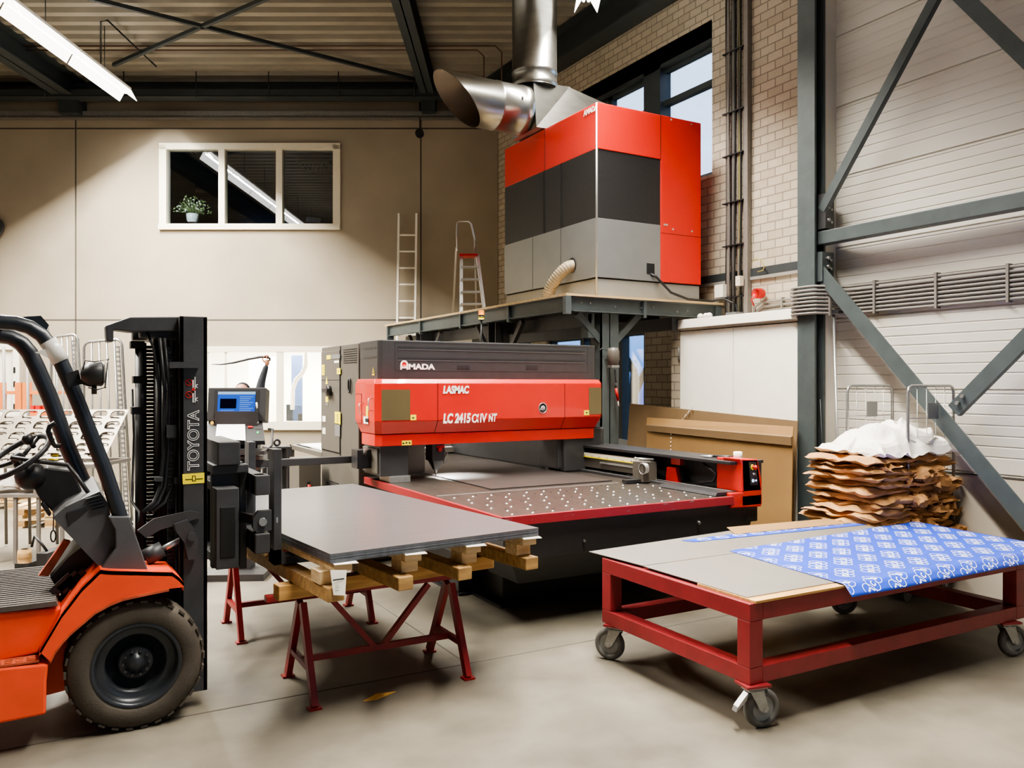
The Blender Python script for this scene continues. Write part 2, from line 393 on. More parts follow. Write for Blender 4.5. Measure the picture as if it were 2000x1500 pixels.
# doorway far left
w = M(RB).use('white'); a0,a1,z0,z1=DR
w.box(a0,a0+.1,D0-.03,D0+.15,0,z1); w.box(a1-.1,a1,D0-.03,D0+.15,0,z1); w.box(a0,a1,D0-.03,D0+.15,z1-.1,z1)
w.box(a0+.1,a1-.1,D0+.05,D0+.09,.02,z1-.1)
d1=w.build('door_1',kind='structure',origin=B((a0+a1)/2,D0,0))
w=M(RB).use('black'); 
for zz in (.9,1.3,1.7,1.95): w.box(a1-.08,a1-.05,D0-.05,D0-.03,zz,zz+.1)
w.build('door_hinge',d1)
# rooms behind the end wall
def room(name,a0,a1,d0,d1,z0,z1,key):
    b=M(RB).use(key); b.box(a0,a1,d1,d1+.05,z0,z1); b.box(a0-.05,a0,d0,d1,z0,z1); b.box(a1,a1+.05,d0,d1,z0,z1); b.box(a0,a1,d0,d1,z1,z1+.05); b.box(a0,a1,d0,d1,z0-.05,z0)
    return struct(b,name)
room('wall_office',-8,-2,D0+.2,18.6,.02,2.9,'officew')
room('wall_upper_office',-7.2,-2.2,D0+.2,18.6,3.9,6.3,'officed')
b=M(RB).use('conc'); b.box(-8.2,-1.8,D0+.18,18.8,2.95,3.8); struct(b,'floor_upper_office')
# side wall: sandwich panels on a concrete plinth, brickwork beyond the column
b=m_('panelw'); z=1.015; prof=[(6.62,1.01)]
k=0
while z<7.2:
    if k%8==0: prof += [(6.62,z),(6.634,z+.004),(6.634,z+.012),(6.62,z+.016)]
    else: prof += [(6.62,z+.05),(6.625,z+.055),(6.625,z+.062),(6.62,z+.066)]
    z+=.085; k+=1
prof += [(6.62,7.2)]
vs=[];fs=[]
for (x,zz) in prof: vs += [(x,-8,zz),(x,5.5,zz)]
for i in range(len(prof)-1): fs.append((2*i,2*i+1,2*i+3,2*i+2))
b.add(vs,fs); b.box(6.66,6.8,-8,5.5,1.01,7.2); struct(b,'wall_right')
b=m_('plinth'); b.box(6.61,6.8,-8,5.5,0,1.005); b.use('groove'); b.box(6.605,6.62,-8,5.5,1.0,1.012); struct(b,'baseboard_right')
XW=6.95; UW=(7.43,10.6,4.28,5.93); LW=(8.72,11.2,.08,2.52)
b=m_('brick')
ys=[5.5,UW[0],LW[0],UW[1],LW[1],14.2]; zs=[0,LW[2],LW[3],UW[2],UW[3],7.2]
for i in range(5):
    for j in range(5):
        cy=(ys[i]+ys[i+1])/2; cz=(zs[j]+zs[j+1])/2
        if (UW[0]<cy<UW[1] and UW[2]<cz<UW[3]) or (LW[0]<cy<LW[1] and LW[2]<cz<LW[3]): continue
        b.box(XW,XW+.2,ys[i],ys[i+1],zs[j],zs[j+1])
b.box(6.62,XW,5.42,5.5,0,7.2); b.use('panelw'); b.box(6.455,6.64,5.37,5.42,0,7.2); b.use('dsteel'); b.box(XW-.02,XW+.01,5.5,14,2.965,3.06)
b.use('basegrey'); b.box(XW-.03,XW+.01,5.5,14,2.93,2.965)
struct(b,'wall_right_brick')
w=m_('dsteel')
y0,y1,z0,z1=UW
w.box(XW+.08,XW+.16,y0,y1,z1-.09,z1); w.box(XW+.08,XW+.16,y0,y1,z0,z0+.06); w.box(XW+.08,XW+.16,y0,y0+.05,z0,z1); w.box(XW+.08,XW+.16,y1-.06,y1,z0,z1)
w.box(XW+.0,XW+.18,8.40,8.74,z0,z1); w.box(XW+.08,XW+.16,9.55,9.65,z0,z1); w.box(XW+.07,XW+.16,y0,y1,5.40,5.47); w.box(XW,XW+.06,y0,y1,z1-.05,z1+.22)
win3=w.build('window_3',kind='structure'); g=m_('clearg'); g.box(XW+.11,XW+.12,y0,y1,z0,z1); g.build('pane',win3)
w=m_('dsteel'); y0,y1,z0,z1=LW
w.box(XW+.05,XW+.16,y0,y1,z1-.1,z1); w.box(XW+.05,XW+.16,y0,y1,z0,z0+.3); w.box(XW+.05,XW+.16,y0,y0+.08,z0,z1); w.box(XW+.05,XW+.16,y1-.06,y1,z0,z1)
w.box(XW+.03,XW+.16,9.26,9.66,z0,z1); w.box(XW+.03,XW+.16,10.2,10.3,z0,z1)
win4=w.build('window_4',kind='structure'); g=m_('clearg'); g.box(XW+.11,XW+.12,y0,y1,z0,z1); g.build('pane',win4)
b=M(RB).use('conc'); b.box(-14.2,-14,-8,15,0,7.2); struct(b,'wall_left')
b=M(RB).use('conc'); b.box(-14,12,-8.2,-8,0,7.2); struct(b,'wall_front')
# ---- outside
b=m_('grass'); b.box(7.3,60,-5,60,-.25,-.15); b.build('grass_verge',label='dark grass strip outside the lower side window',cat='lawn')
t=m_('bark'); 
def branch(p,d,L,r,lv):
    q=p+d*L; mid=(p+q)/2+Vector((random.uniform(-.06,.06),random.uniform(-.06,.06),0))*L
    t.tube([p,mid,q],[r,r*.85,r*.65],6)
    if lv==0: return
    for i in range(3 if lv>1 else 3):
        nd=(d+Vector((random.uniform(-.8,.8),random.uniform(-.8,.8),random.uniform(-.1,.5)))).normalized()
        branch(q if i else mid+(q-mid)*.4, nd, L*random.uniform(.6,.8), r*.55, lv-1)
random.seed(11)
tb=xp(1233,800,13.5); branch(Vector((tb.x,tb.y,-.15)),Vector((.02,-.04,1)),2.2,.17,6)
t.build('bare_tree',label='leafless tree standing outside behind the lower side window',cat='tree')
b=m_('dsteel')
for i in range(46): b.box(10.5,10.53,9.5+i*.16,9.53+i*.16,-.2,1.25)
b.box(10.49,10.54,9.4,17,1.15,1.2); b.box(10.49,10.54,9.4,17,.1,.15)
b.build('bar_fence',label='dark upright bar fence outside the lower side window',cat='fence')

# ================================================================ STRUCTURE STEEL
c=m_('steel'); c.box(6.30,6.325,5.355,5.56,0,7.1); c.box(6.425,6.45,5.355,5.56,0,7.1); c.use('mast'); c.box(6.325,6.425,5.45,5.465,0,7.1)
c.use('steel'); c.box(6.34,6.5,5.30,5.44,2.72,3.0); c.use('mast'); c.box(6.36,6.48,5.28,5.45,3.22,3.55)
col=c.build('steel_column',label='slate grey steel H column between the brickwork and the white cladding',cat='column')
c=m_('galv')
for z in (2.78,2.86,2.94,3.3,3.42): c.cyl((6.40,5.30,z),(6.40,5.265,z),.016,8); c.cyl((6.44,5.30,z-.02),(6.44,5.27,z-.02),.012,8)
c.build('bolt',col)
def brace(name,p,q,w,label,h=.05):
    c=m_('steel'); c.bar(p,q,w,.012,up=(1,0,0)) if False else None
    d=(Vector(q)-Vector(p)).normalized(); n=Vector((1,0,0)).cross(d).normalized()
    c.bar(p,q,h*.24,w,up=n); 
    off=n*(w/2-.006); c.bar(Vector(p)+off+Vector((h/2,0,0)),Vector(q)+off+Vector((h/2,0,0)),h,.012,up=n)
    return c.build(name,label=label,cat='brace')
P=xp(1604,410,6.36); Q=xp(1822,0,6.36); Q2=P+(Q-P)*1.32
brace('diagonal_brace',P,Q2,.085,'slate steel brace rising from the column to the top edge on white cladding')
P=xp(1870,-15,6.36); Q=xp(2000,110,6.36); brace('diagonal_brace',P+(P-Q)*.6,Q+(Q-P)*9,.12,'slate steel brace cutting the top right corner of the cladding wall')
P=xp(1600,530,6.36); Q=xp(2000,1010,6.36); d3=brace('diagonal_brace',P,Q+(Q-P)*.5,.135,'slate steel brace falling from the column down behind the paper cage')
P=xp(1862,802,6.40); Q=xp(2000,662,6.40); d4=brace('diagonal_brace',P,Q+(Q-P)*2.5,.12,'short slate steel brace bolted to the falling brace and rising right')
c=m_('galv')
for px,py in ((1872,787),(1882,774)):
    p=xp(px,py,6.385); c.cyl(p,p-Vector((.03,0,0)),.016,8)
c.build('bolt',d4)
p=xp(1600,474,6.40); q=xp(2000,403,6.40); c=m_('steel'); c.box(6.36,6.48,-6,5.44,3.075,3.20); c.build('wall_rail',label='horizontal slate steel rail running across the white cladding',cat='beam',bevel=.006)
# conduits on the cladding
ct=thing('conduit_run','band of eight grey conduits running level around the column and across the cladding','conduits',(6.5,3,2.4))
for i in range(8):
    z=2.42+i*.036; c=m_('pipe'); c.tube([(6.585,-5,z),(6.585,5.12,z),(6.57,5.22,z),(6.27,5.32,z),(6.255,5.40,z),(6.255,5.55,z),(6.29,5.62,z),(6.5,5.68,z)],.0135,8); c.build('conduit',ct)
for y in (-3,-2,-1,0,1,2,3.0,3.7,4.3,4.9,5.25):
    c=m_('pipe'); x=6.57 if y<5.2 else 6.40
    c.box(x-.012,6.62 if y<5.2 else x+.01,y,y+.022,2.395,2.70); c.build('clip',ct)
ct=thing('conduit_run','short row of four grey conduits above the white cabinet roof','conduits',(6.9,6.1,2.5))
for i in range(4):
    c=m_('pipe'); z=2.52+i*.048; c.tube([(6.92,5.52,z),(6.92,6.55+i*.02,z),(6.92,6.62+i*.03,z-.05),(6.92,6.64+i*.03,2.49)],.013,8); c.build('conduit',ct)
for y in (5.75,6.3):
    c=m_('pipe'); c.box(6.90,6.945,y,y+.02,2.50,2.69); c.build('clip',ct)
# vertical cable bundle on brick
vb=thing('cable_ladder','tall bundle of dark and grey cables strapped upright on the brick wall','cables',(6.9,6.95,2.5))
for i in range(11):
    yy=7.14-i*.031; key=['cable','pipe','pipe','cable','pipe','cable','pipe','cabley','cable','pipe','cable'][i]
    c=m_(key); x=6.905-(i%3)*.012; c.tube([(x,yy+random.uniform(-.01,.01),2.5)]+[(x,yy+random.uniform(-.008,.008),2.5+k*.6) for k in range(1,7)]+[(x,yy,6.6)],.013 if i!=7 else .008,6); c.build('cable',vb)
c=m_('pipe'); c.box(6.88,6.94,6.785,6.84,2.5,6.6); c.build('trunking',vb)
for z in (3.35,3.85,4.4,4.9,5.6,2.75):
    c=m_('cable'); c.box(6.86,6.945,6.84,7.17,z,z+.012); c.build('strap',vb)
# roof beams, edge beam, cross ties
for a0,a1,zb,lab in ((-1.58,-1.34,6.74,'dark roof beam running to the end wall between the ceiling and the duct mouth'),(-7.9,-7.55,6.72,'dark roof beam behind the long fluorescent light at the left')):
    c=M(RB).use('dsteel'); c.box(a0,a1,-7,D0-.05,zb,zb+.02); c.box(a0,a1,-7,D0-.05,7.09,7.11); am=(a0+a1)/2; c.box(am-.01,am+.01,-7,D0-.05,zb,7.11); 
    c.box(a0,a1,D0-.35,D0-.05,zb-.25,zb); c.build('roof_beam',label=lab,cat='beam')
c=m_('dsteel'); c.box(6.62,6.93,-6,13.2,6.62,6.65); c.box(6.62,6.93,-6,13.2,7.07,7.1); c.box(6.77,6.79,-6,13.2,6.65,7.07); c.build('edge_beam',label='dark steel beam along the top of the brick wall',cat='beam')
for (a,b_,lab) in (((190,0),(812,156),'thin dark tie under the roof running down to the right beam'),((520,-3),(222,127),'thin dark tie under the roof crossing the other one and falling left')):
    p=zp(*a,7.0); q=zp(*b_,7.0); p=p+(p-q)*.3; c=m_('dsteel'); c.bar(p,q,.055,.055); c.build('roof_tie',label=lab,cat='brace')
# tray along end wall
tr=thing('cable_tray','long dark cable tray hung below the roof along the end wall','cable tray',B(-6,14.2,6.6))
c=M(RB).use('dsteel'); c.box(-13.9,-1.0,14.05,14.35,6.69,6.70); c.box(-13.9,-1.0,14.05,14.06,6.69,6.80); c.box(-13.9,-1.0,14.34,14.35,6.69,6.80); c.build('tray',tr)
c=M(RB).use('galv'); c.box(-13.9,-1.0,14.40,14.55,6.44,6.47); c.box(-13.9,-1.0,14.40,14.41,6.44,6.55); c.build('light_rail',tr)
for px in (98,250,390,530,665,812):
    c=M(RB).use('cable'); a=bl(px,14.2); c.cyl((a,14.04,6.66),(a,14.04,7.12),.009,6); c.build('hanger',tr)
c=M(RB).use('dsteel'); c.box(-13.9,-1.2,14.45,14.6,7.0,7.06); c.build('wall_plate',label='dark plate where the roof meets the end wall',cat='beam')
# copper pipes under roof
for z,e,lab in ((7.08,980,'upper thin brown pipe under the roof bending down by the duct'),(7.05,945,'lower thin brown pipe under the roof bending down by the duct')):
    pe=zp(e,98 if e==945 else 90,z); l=pe-vd*0; st=pe-rd*9
    c=m_('pipeb'); c.tube([st,pe-rd*.1,pe-Vector((0,0,.1)),pe-Vector((0,0,.6))],.012,6); c.build('roof_pipe',label=lab,cat='pipe')
c=m_('cable'); p=dp(820,262,14.45); c.cyl(p,p-vd*.08,.075,20); c.cyl(p-vd*.08,p-vd*.1,.05,16); c.cyl(p-vd*.03+Vector((0,0,.05)),p-vd*.03+Vector((0,0,.65)),.01,6); c.build('wall_speaker',label='small round black speaker below the roof on the end wall',cat='speaker')
c=m_('mast'); p=dp(-12,444,14.5); c.cyl(p,p-vd*.06,.19,28); c.build('wall_clock',label='round dark clock on the end wall at the left picture edge',cat='clock')
# clock hanger thin wire hook
c=m_('cable'); c.tube([zp(197,125,7.0),zp(197,45,7.0)+Vector((0,0,.02)),zp(210,42,7.0)+Vector((0,0,.02)),zp(305,130,7.0)],.012,6); c.build('bent_rod',label='bent thin rod hanging under the roof sheet above the tray',cat='rod')

# ================================================================ LIGHT FITTINGS
def area(name,loc,rot,sx,sy,e,col=(1,.94,.84),spread=180):
    l=bpy.data.lights.new(name,'AREA'); l.spread=math.radians(spread); l.shape='RECTANGLE'; l.size=sx; l.size_y=sy; l.energy=e; l.color=col
    o=bpy.data.objects.new(name,l); C.objects.link(o); o.location=loc; o.rotation_euler=rot; return o
def light_row(lat,z,d0,d1,seg,label,grp,power):
    n=0; d=d1
    while d-seg>=d0-.01:
        r=thing('fluorescent_light',label[min(n,len(label)-1)],'ceiling light',B(lat,d-seg/2,z),group=grp)
        b=M(RB).use('white'); L0=d-seg+.02; L1=d-.02
        b.box(lat-.05,lat+.05,L0,L1,z+.05,z+.11)
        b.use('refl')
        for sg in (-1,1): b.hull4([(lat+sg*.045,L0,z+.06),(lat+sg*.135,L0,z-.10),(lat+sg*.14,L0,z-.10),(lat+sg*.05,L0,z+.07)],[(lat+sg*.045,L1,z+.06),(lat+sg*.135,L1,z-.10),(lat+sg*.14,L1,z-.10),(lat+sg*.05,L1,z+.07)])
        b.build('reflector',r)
        t=M(RB).use('tube'); t.cyl((lat-.03,L0+.03,z+.025),(lat-.03,L1-.03,z+.025),.016,10); t.cyl((lat+.03,L0+.03,z+.025),(lat+.03,L1-.03,z+.025),.016,10); t.build('tube',r)
        w=M(RB).use('cable'); w.cyl((lat,d-seg/2,z+.11),(lat,d-seg/2,7.095),.006,6); w.build('suspension',r)
        area('tube light',B(lat,d-seg/2,z+.004),(0,0,-TH),.08,seg-.1,power,spread=SPR[lat<0])
        area('added roof uplight',B(lat,d-seg/2,z+.13),(PI,0,-TH),.2,seg-.1,2.2)  # extra lamp added above the closed housing to brighten the roof sheet
        d-=seg; n+=1
light_row(-6.08,6.33,3.0,13.0,1.55,['bright fluorescent strip light nearest the end wall in the left row','bright fluorescent strip light in the long left row'],'fluorescent lights of the left row',POW1)
light_row(.89,6.33,1.0,9.9,1.55,['bright fluorescent strip light at the top beside the round duct','bright fluorescent strip light hung over the trolley'],'fluorescent lights of the middle row',POW2)
# office lights
of=M(RB).use('white'); of.box(-6,-3,16.2,16.5,2.84,2.88); of.build('office_light',label='bright ceiling light inside the lower office',cat='ceiling light')
area('office lamp',B(-4.5,16.4,2.8),(0,0,-TH),3,1.5,1300,(1,.97,.9))
# ================================================================ FORKLIFT
fk=thing('forklift','orange counterbalance forklift with black mast, its forks under the sheet stack','forklift',(-.3,5.0,0))
def poly(pts,y): return [(yp(a,b_,y).x, yp(a,b_,y).z) for a,b_ in pts]
Y0=4.5
# chassis and lower side panel with step
c=m_('orange')
low=[(-1.35,.42),(-.21,.425)]+poly([(85,1297),(95,1297),(91,1330),(90,1396)],Y0)+[(-.21,.165),(-1.35,.165)]
c.prism(low,'Y',4.5,5.6)
c.prism([(-1.35,.42),(-.21,.425)]+poly([(80,1275),(120,1187)],4.6)+[(-.21,.66),(-1.35,.66)],'Y',4.60,5.5)
c.build('body',fk,bevel=.012)
c=m_('odirt'); c.prism([(-1.35,.425),(-.05,.425),(-.05,.435),(-1.35,.435)],'Y',4.505,4.60)
for i in range(5):
    for j in range(3): c.box(-.28+i*.045,-.25+i*.045,4.515+j*.027,4.53+j*.027,.435,.44)
c.build('step_plate',fk)
c=m_('mat'); c.prism([(-1.3,.66),(.03,.665),(.02,.69),(-1.3,.685)],'Y',4.58,5.5)
for i in range(20): c.box(-1.2,.02,4.6+i*.045,4.615+i*.045,.688,.694)
c.build('floor_mat',fk)
# fender arch
outer=[(77,1273),(120,1200),(160,1148),(196,1113),(214,1115),(337,1118),(350,1128),(359,1138),(357,1147)]
inner=[(330,1150),(276,1161),(240,1169),(215,1179),(186,1195),(159,1218),(138,1236),(123,1252),(108,1272),(98,1292)]
c=m_('orange'); P=[Vector((p[0],0,p[1])) for p in poly(outer,Y0)]; Q=[Vector((p[0],0,p[1])) for p in poly(inner,Y0)]
def strip(c,top,bot,y0,y1):
    n=24
    def samp(L,t):
        k=t*(len(L)-1); i=min(int(k),len(L)-2); f=k-i; return L[i].lerp(L[i+1],f)
    for i in range(n):
        a,b_=samp(top,i/n),samp(top,(i+1)/n); d,e=samp(bot,i/n),samp(bot,(i+1)/n)
        c.hull4([(a.x,y0,a.z),(b_.x,y0,b_.z),(e.x,y0,e.z),(d.x,y0,d.z)],[(a.x,y1,a.z),(b_.x,y1,b_.z),(e.x,y1,e.z),(d.x,y1,d.z)])
strip(c,P,list(reversed(Q)),4.5,4.545)
# top skin of fender
for i in range(len(P)-1):
    a,b_=P[i],P[i+1]; c.hull4([(a.x,4.5,a.z),(b_.x,4.5,b_.z),(b_.x,4.5,b_.z-.02),(a.x,4.5,a.z-.02)],[(a.x,4.80,a.z),(b_.x,4.80,b_.z),(b_.x,4.80,b_.z-.02),(a.x,4.80,a.z-.02)])
c.build('fender',fk)
c=m_('odirt'); Q2=[q+Vector((.004,0,-.012)) for q in Q]; 
for i in range(len(Q)-1): 
    a,b_=Q[i],Q[i+1]; c.hull4([(a.x,4.497,a.z),(b_.x,4.497,b_.z),(b_.x,4.497,b_.z-.012),(a.x,4.497,a.z-.012)],[(a.x,4.74,a.z),(b_.x,4.74,b_.z),(b_.x,4.74,b_.z-.012),(a.x,4.74,a.z-.012)])
c.build('fender_lip',fk)
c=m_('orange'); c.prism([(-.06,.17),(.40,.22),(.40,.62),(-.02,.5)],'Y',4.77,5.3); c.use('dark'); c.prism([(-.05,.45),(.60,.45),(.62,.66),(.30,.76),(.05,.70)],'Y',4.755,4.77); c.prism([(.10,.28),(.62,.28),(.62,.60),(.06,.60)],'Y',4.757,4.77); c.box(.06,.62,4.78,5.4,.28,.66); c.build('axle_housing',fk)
# wheel
def wheel(cx,cy,cz,R,w,parent,key='tyre'):
    c=m_(key); h=w/2
    prof=[(R*.64,-h*.86),(R*.70,-h),(R*.86,-h*.98),(R*.93,-h*.86),(R*.955,-h*.80),(R*.96,-h*.78),(R,-h*.55),(R,h*.55),(R*.96,h*.78),(R*.93,h*.86),(R*.86,h),(R*.64,h*.86)]
    c.lathe(prof,(cx,cy,cz),'Y',56,closed=True)
    for i in range(30):
        a=2*PI*i/30
        for sg in (-1,1):
            p=Vector((cx+math.cos(a)*R*.985,cy+sg*h*.66,cz+math.sin(a)*R*.978)); c.bar(p-Vector((0,sg*h*.22,0)),p+Vector((0,sg*h*.2,0)),R*.10,R*.035,up=(math.cos(a),0,math.sin(a)))
    t=c.build('tyre',parent)
    c=m_('rim'); c.lathe([(R*.66,-h*.9),(R*.62,-h*.96),(R*.585,-h*.8),(R*.56,-h*.35),(R*.47,-h*.45),(R*.44,-h*.40),(R*.42,h*.1),(.001,h*.12)],(cx,cy,cz),'Y',48,cap=False)
    c.lathe([(R*.26,h*.1),(R*.26,-h*.35),(R*.23,-h*.42),(R*.13,-h*.44),(R*.12,-h*.6),(.001,-h*.62)],(cx,cy,cz),'Y',36,cap=False)
    c.lathe([(R*.64,h*.8),(R*.4,h*.2),(.001,h*.2)],(cx,cy,cz),'Y',36,cap=False)
    r=c.build('rim',parent)
    c=m_('mast')
    for i in range(10):
        a=2*PI*i/10; p=Vector((cx+math.cos(a)*R*.19,cy-h*.40,cz+math.sin(a)*R*.19)); c.cyl(p,p-Vector((0,.014,0)),R*.022,6)
    c.build('wheel_nut',r)
wheel(.378,4.635,.327,.325,.22,fk); wheel(.378,5.46,.327,.325,.22,fk); wheel(-1.15,4.72,.27,.265,.18,fk)
# counterweight and seat, left of the picture
c=m_('orange'); c.prism([(-1.9,.25),(-1.35,.2),(-1.35,.9),(-1.5,1.05),(-1.85,1.0),(-1.95,.6)],'Y',4.55,5.55); c.prism([(-1.36,.66),(-.7,.66),(-.7,.82),(-1.36,1.0)],'Y',4.65,5.45); c.build('counterweight',fk,bevel=.04)
c=m_('black'); c.box(-1.2,-.72,4.8,5.3,.84,.96); c.prism([(-1.3,.92),(-1.15,.92),(-1.3,1.45),(-1.4,1.43)],'Y',4.82,5.28); c.build('seat',fk,bevel=.03)
# cowl and dash
c=m_('fgrey'); c.prism(poly([(211,1009),(253,1009),(291,1119),(196,1113),(226,1070),(225,1035)],4.56),'Y',4.56,4.66); c.build('pillar_foot',fk,bevel=.006)
c=m_('fgrey'); c.prism(poly([(103,1011),(128,990),(160,975),(195,960),(212,985),(216,1009),(227,1040),(226,1072),(200,1114)],4.62),'Y',4.62,5.42); 
c.use('black')
for i in range(5):
    a=yp(168+i*3,975+i*5.5,4.61); e=yp(196+i*2.4,967+i*6,4.61); c.bar(a,e,.006,.012,up=(0,1,0))
c.prism(poly([(130,1002),(165,992),(170,996),(135,1024)],4.61),'Y',4.612,4.625)
c.build('dashboard',fk)
c=m_('black'); c.prism(poly([(62,945),(90,912),(142,918),(166,972),(135,985),(104,1000),(78,975)],4.95),'Y',4.93,5.1)
c.sphere(yp(60,930,4.95),.075,16); c.tube([yp(62,930,4.95),yp(35,900,4.95)],[.05,.03],12); c.prism(poly([(78,985),(85,978),(101,1004),(96,1011)],4.9),'Y',4.9,4.95); c.build('steering_column',fk,bevel=.01)
ctr=yp(33,893,4.95); nrm=Vector((-.52,-.28,.80)).normalized(); a=nrm.orthogonal().normalized(); b2=nrm.cross(a)
c=m_('black'); c.tube([ctr+(a*math.cos(t*PI/16)+b2*math.sin(t*PI/16))*.17 for t in range(32)],.015,10,closed=True)
for t in (0,2.1,4.2): c.tube([ctr-nrm*.02,ctr+(a*math.cos(t)+b2*math.sin(t))*.165],.011,8)
c.sphere(ctr-nrm*.01,.035,12); sw=c.build('steering_wheel',fk)
c=m_('black'); kp=ctr+Vector((.06,-.08,.05)); kp=yp(58,862,4.9); c.cyl(kp-nrm*.04,kp,.012,8); c.sphere(kp+nrm*.015,.028,12); c.build('spinner_knob',sw)
c=m_('black'); c.tube([yp(20,893,4.85),yp(70,901,4.85),yp(132,908,4.85),yp(150,930,4.8),yp(188,985,4.75)],.011,8); c.build('lever',fk)
c=m_('dark'); c.tube([yp(105,1000,4.62)+Vector((0,0,-.01))]*1+[yp(104,1035,4.62)],.003,5); p=yp(104,1047,4.62); c.tube([p+Vector((math.cos(t*PI/8)*.011,0,math.sin(t*PI/8)*.028)) for t in range(16)],.004,6,closed=True); c.build('key_tag',fk)
c=m_('odirt'); c.prism(poly([(75,1125),(125,1055),(138,1058),(95,1125)],4.85),'Y',4.85,4.9)
c.use('black'); c.prism(poly([(98,1128),(132,1090),(170,1060),(190,1105),(150,1165),(118,1160)],4.8),'Y',4.80,5.2); 
for k in range(3): c.bar(yp(102+k*16,1160-k*6,4.72),yp(140+k*14,1125-k*4,4.72),.012,.05)
c.build('pedal_box',fk)
# overhead guard
near=[(-1.45,2.07),(-.5,2.075)]+poly([(0,629),(30,631),(58,639),(82,655),(99,677),(117,703),(132,737),(152,785),(176,845),(205,918),(235,1009)],4.6)
far=[(-1.45,2.09),(-.6,2.09)]+poly([(0,655),(22,659),(42,671),(58,690),(72,718),(85,748),(97,775),(115,825),(132,873),(150,915),(166,950),(180,982)],5.4)
for L,y,r,nm in ((near,4.61,.036,'guard_pillar'),(far,5.4,.045,'guard_pillar')):
    c=m_('fblue'); c.tube([(p[0],y,p[1]) for p in L]+([(L[-1][0]+.03,y,L[-1][1]-.06)] if y<5 else []),r,14); c.build(nm,fk)
c=m_('fblue')
for x in (-1.4,-1.1,-.8,-.5,-.25): c.box(x-.02,x+.02,4.62,5.4,2.06,2.10)
c.prism(poly([(45,620),(80,618),(96,636),(90,648),(60,632)],4.8),'Y',4.75,5.3); c.build('guard_roof',fk)
for y in (4.62,5.4):
    c=m_('fblue'); c.tube([(-1.45,y,2.07),(-1.6,y,1.9),(-1.68,y,.95)],.035,12); c.build('guard_pillar',fk)
c=m_('plastic'); pts=poly([(86,668),(97,674),(108,684),(117,698)],4.6); c.tube([(p[0],4.61,p[1]) for p in poly([(93,666),(106,684),(119,706)],4.6)],.041,14); c.prism(poly([(68,689),(88,682),(95,700),(80,692)],4.59),'Y',4.57,4.58); c.build('tape_wrap',fk)
c=m_('black'); c.tube([(p[0],4.66,p[1]) for p in poly([(108,826),(97,832),(94,842),(103,866),(108,871),(119,871)],4.66)],.012,8); c.build('grab_handle',fk)
# work lamp
p=yp(184,730,4.50); c=m_('black'); c.lathe([(.001,-.05),(.035,-.045),(.058,-.01),(.062,.04),(.055,.05)],(p.x-.01,p.y,p.z),'X',24); c.cyl(p+Vector((0,0,-.1)),p+Vector((0,0,-.05)),.012,8); lmp=c.build('work_lamp',fk)
c=m_('galv'); c.lathe([(.05,.045),(.045,.052),(.001,.056)],(p.x-.005,p.y,p.z),'X',24); c.build('lamp_lens',lmp)
c=m_('black'); 
for yy in (4.44,4.57): c.tube([(q[0],yy,q[1]) for q in poly([(162,722),(166,704),(184,707),(211,702),(205,757),(190,761),(172,757)],yy)],.0035,6)
for q in poly([(211,702),(205,757)],4.5): c.cyl((q[0],4.44,q[1]),(q[0],4.57,q[1]),.0035,6)
c.build('lamp_guard',lmp)
c=m_('black'); c.prism(poly([(128,730),(153,722),(160,750),(134,757)],4.54),'Y',4.53,4.56); c.bar(yp(150,742,4.54),yp(178,752,4.5),.012,.02); c.build('lamp_bracket',fk)
# mast
def col_(x0,x1,y0,y1,z0,z1,key='mast',nm='mast_channel'):
    c=m_(key); c.box(x0,x1,y0,y0+.012,z0,z1); c.box(x1-.02,x1,y0,y1,z0,z1); c.box(x0,x0+.02,y0,y1,z0,z1); return c.build(nm,fk)
xa=yp(351,900,4.7).x; xb=yp(405,900,4.7).x
c=m_('mast'); c.box(xa,xb,4.70,4.715,.085,2.115); c.box(xb-.022,xb,4.70,4.80,.085,2.115); c.box(xa,xa+.022,4.70,4.80,.085,2.115); plate=c.build('mast_channel',fk,bevel=.003)
col_(.60,.70,4.81,4.88,.12,2.07); col_(.60,.70,5.30,5.37,.12,2.07,nm='mast_channel')
c=m_('mast'); c.box(.59,.74,5.385,5.40,.085,2.115); c.box(.72,.74,5.30,5.40,.085,2.115); c.box(.59,.61,5.30,5.40,.085,2.115); c.build('mast_channel',fk)
c=m_('mast'); c.prism(poly([(206,636),(254,619),(398,618),(400,626),(398,640),(388,646),(255,648),(222,644),(222,667),(208,667)],4.76),'Y',4.76,4.90); c.box(.42,.72,4.8,5.38,2.0,2.06); c.build('mast_top_plate',fk,bevel=.006)
c=m_('mast'); c.prism(poly([(330,707),(388,707),(388,719),(330,719)],4.69),'Y',4.66,4.70); c.box(.55,.70,4.8,5.38,.55,.62); c.box(.55,.70,4.8,5.38,1.28,1.34); c.build('mast_cross_bar',fk)
for (px0,px1,py0,py1) in ((326,345,830,855),(303,318,932,940),(340,352,932,945)):
    c=m_('mast'); c.prism(poly([(px0,py0),(px1,py0),(px1,py1),(px0,py1)],4.75),'Y',4.74,4.80); c.build('clamp',fk)
def chain(px,y,z0,z1):
    c=m_('grease'); x=yp(px,900,y).x; z=z0; i=0
    while z<z1:
        c.box(x-.019,x+.019,y-(.012 if i%2 else .018),y+(.012 if i%2 else .018),z,z+.017); z+=.021; i+=1
    return c.build('lift_chain',fk)
c=m_('grease'); c.box(yp(300,0,5.0).x,yp(349,0,5.0).x,5.0,5.03,.4,2.0); c.build('inner_mast',fk)
chain(294,4.98,.75,1.95); chain(334,4.79,.4,1.95)
for px,y,r in ((275,5.0,.030),(312,4.96,.026),(322,4.92,.018)):
    c=m_('grease' if r<.03 else 'mast'); x=yp(px,900,y).x; c.cyl((x,y,.45),(x,y,1.98),r,14); c.build('lift_cylinder',fk)
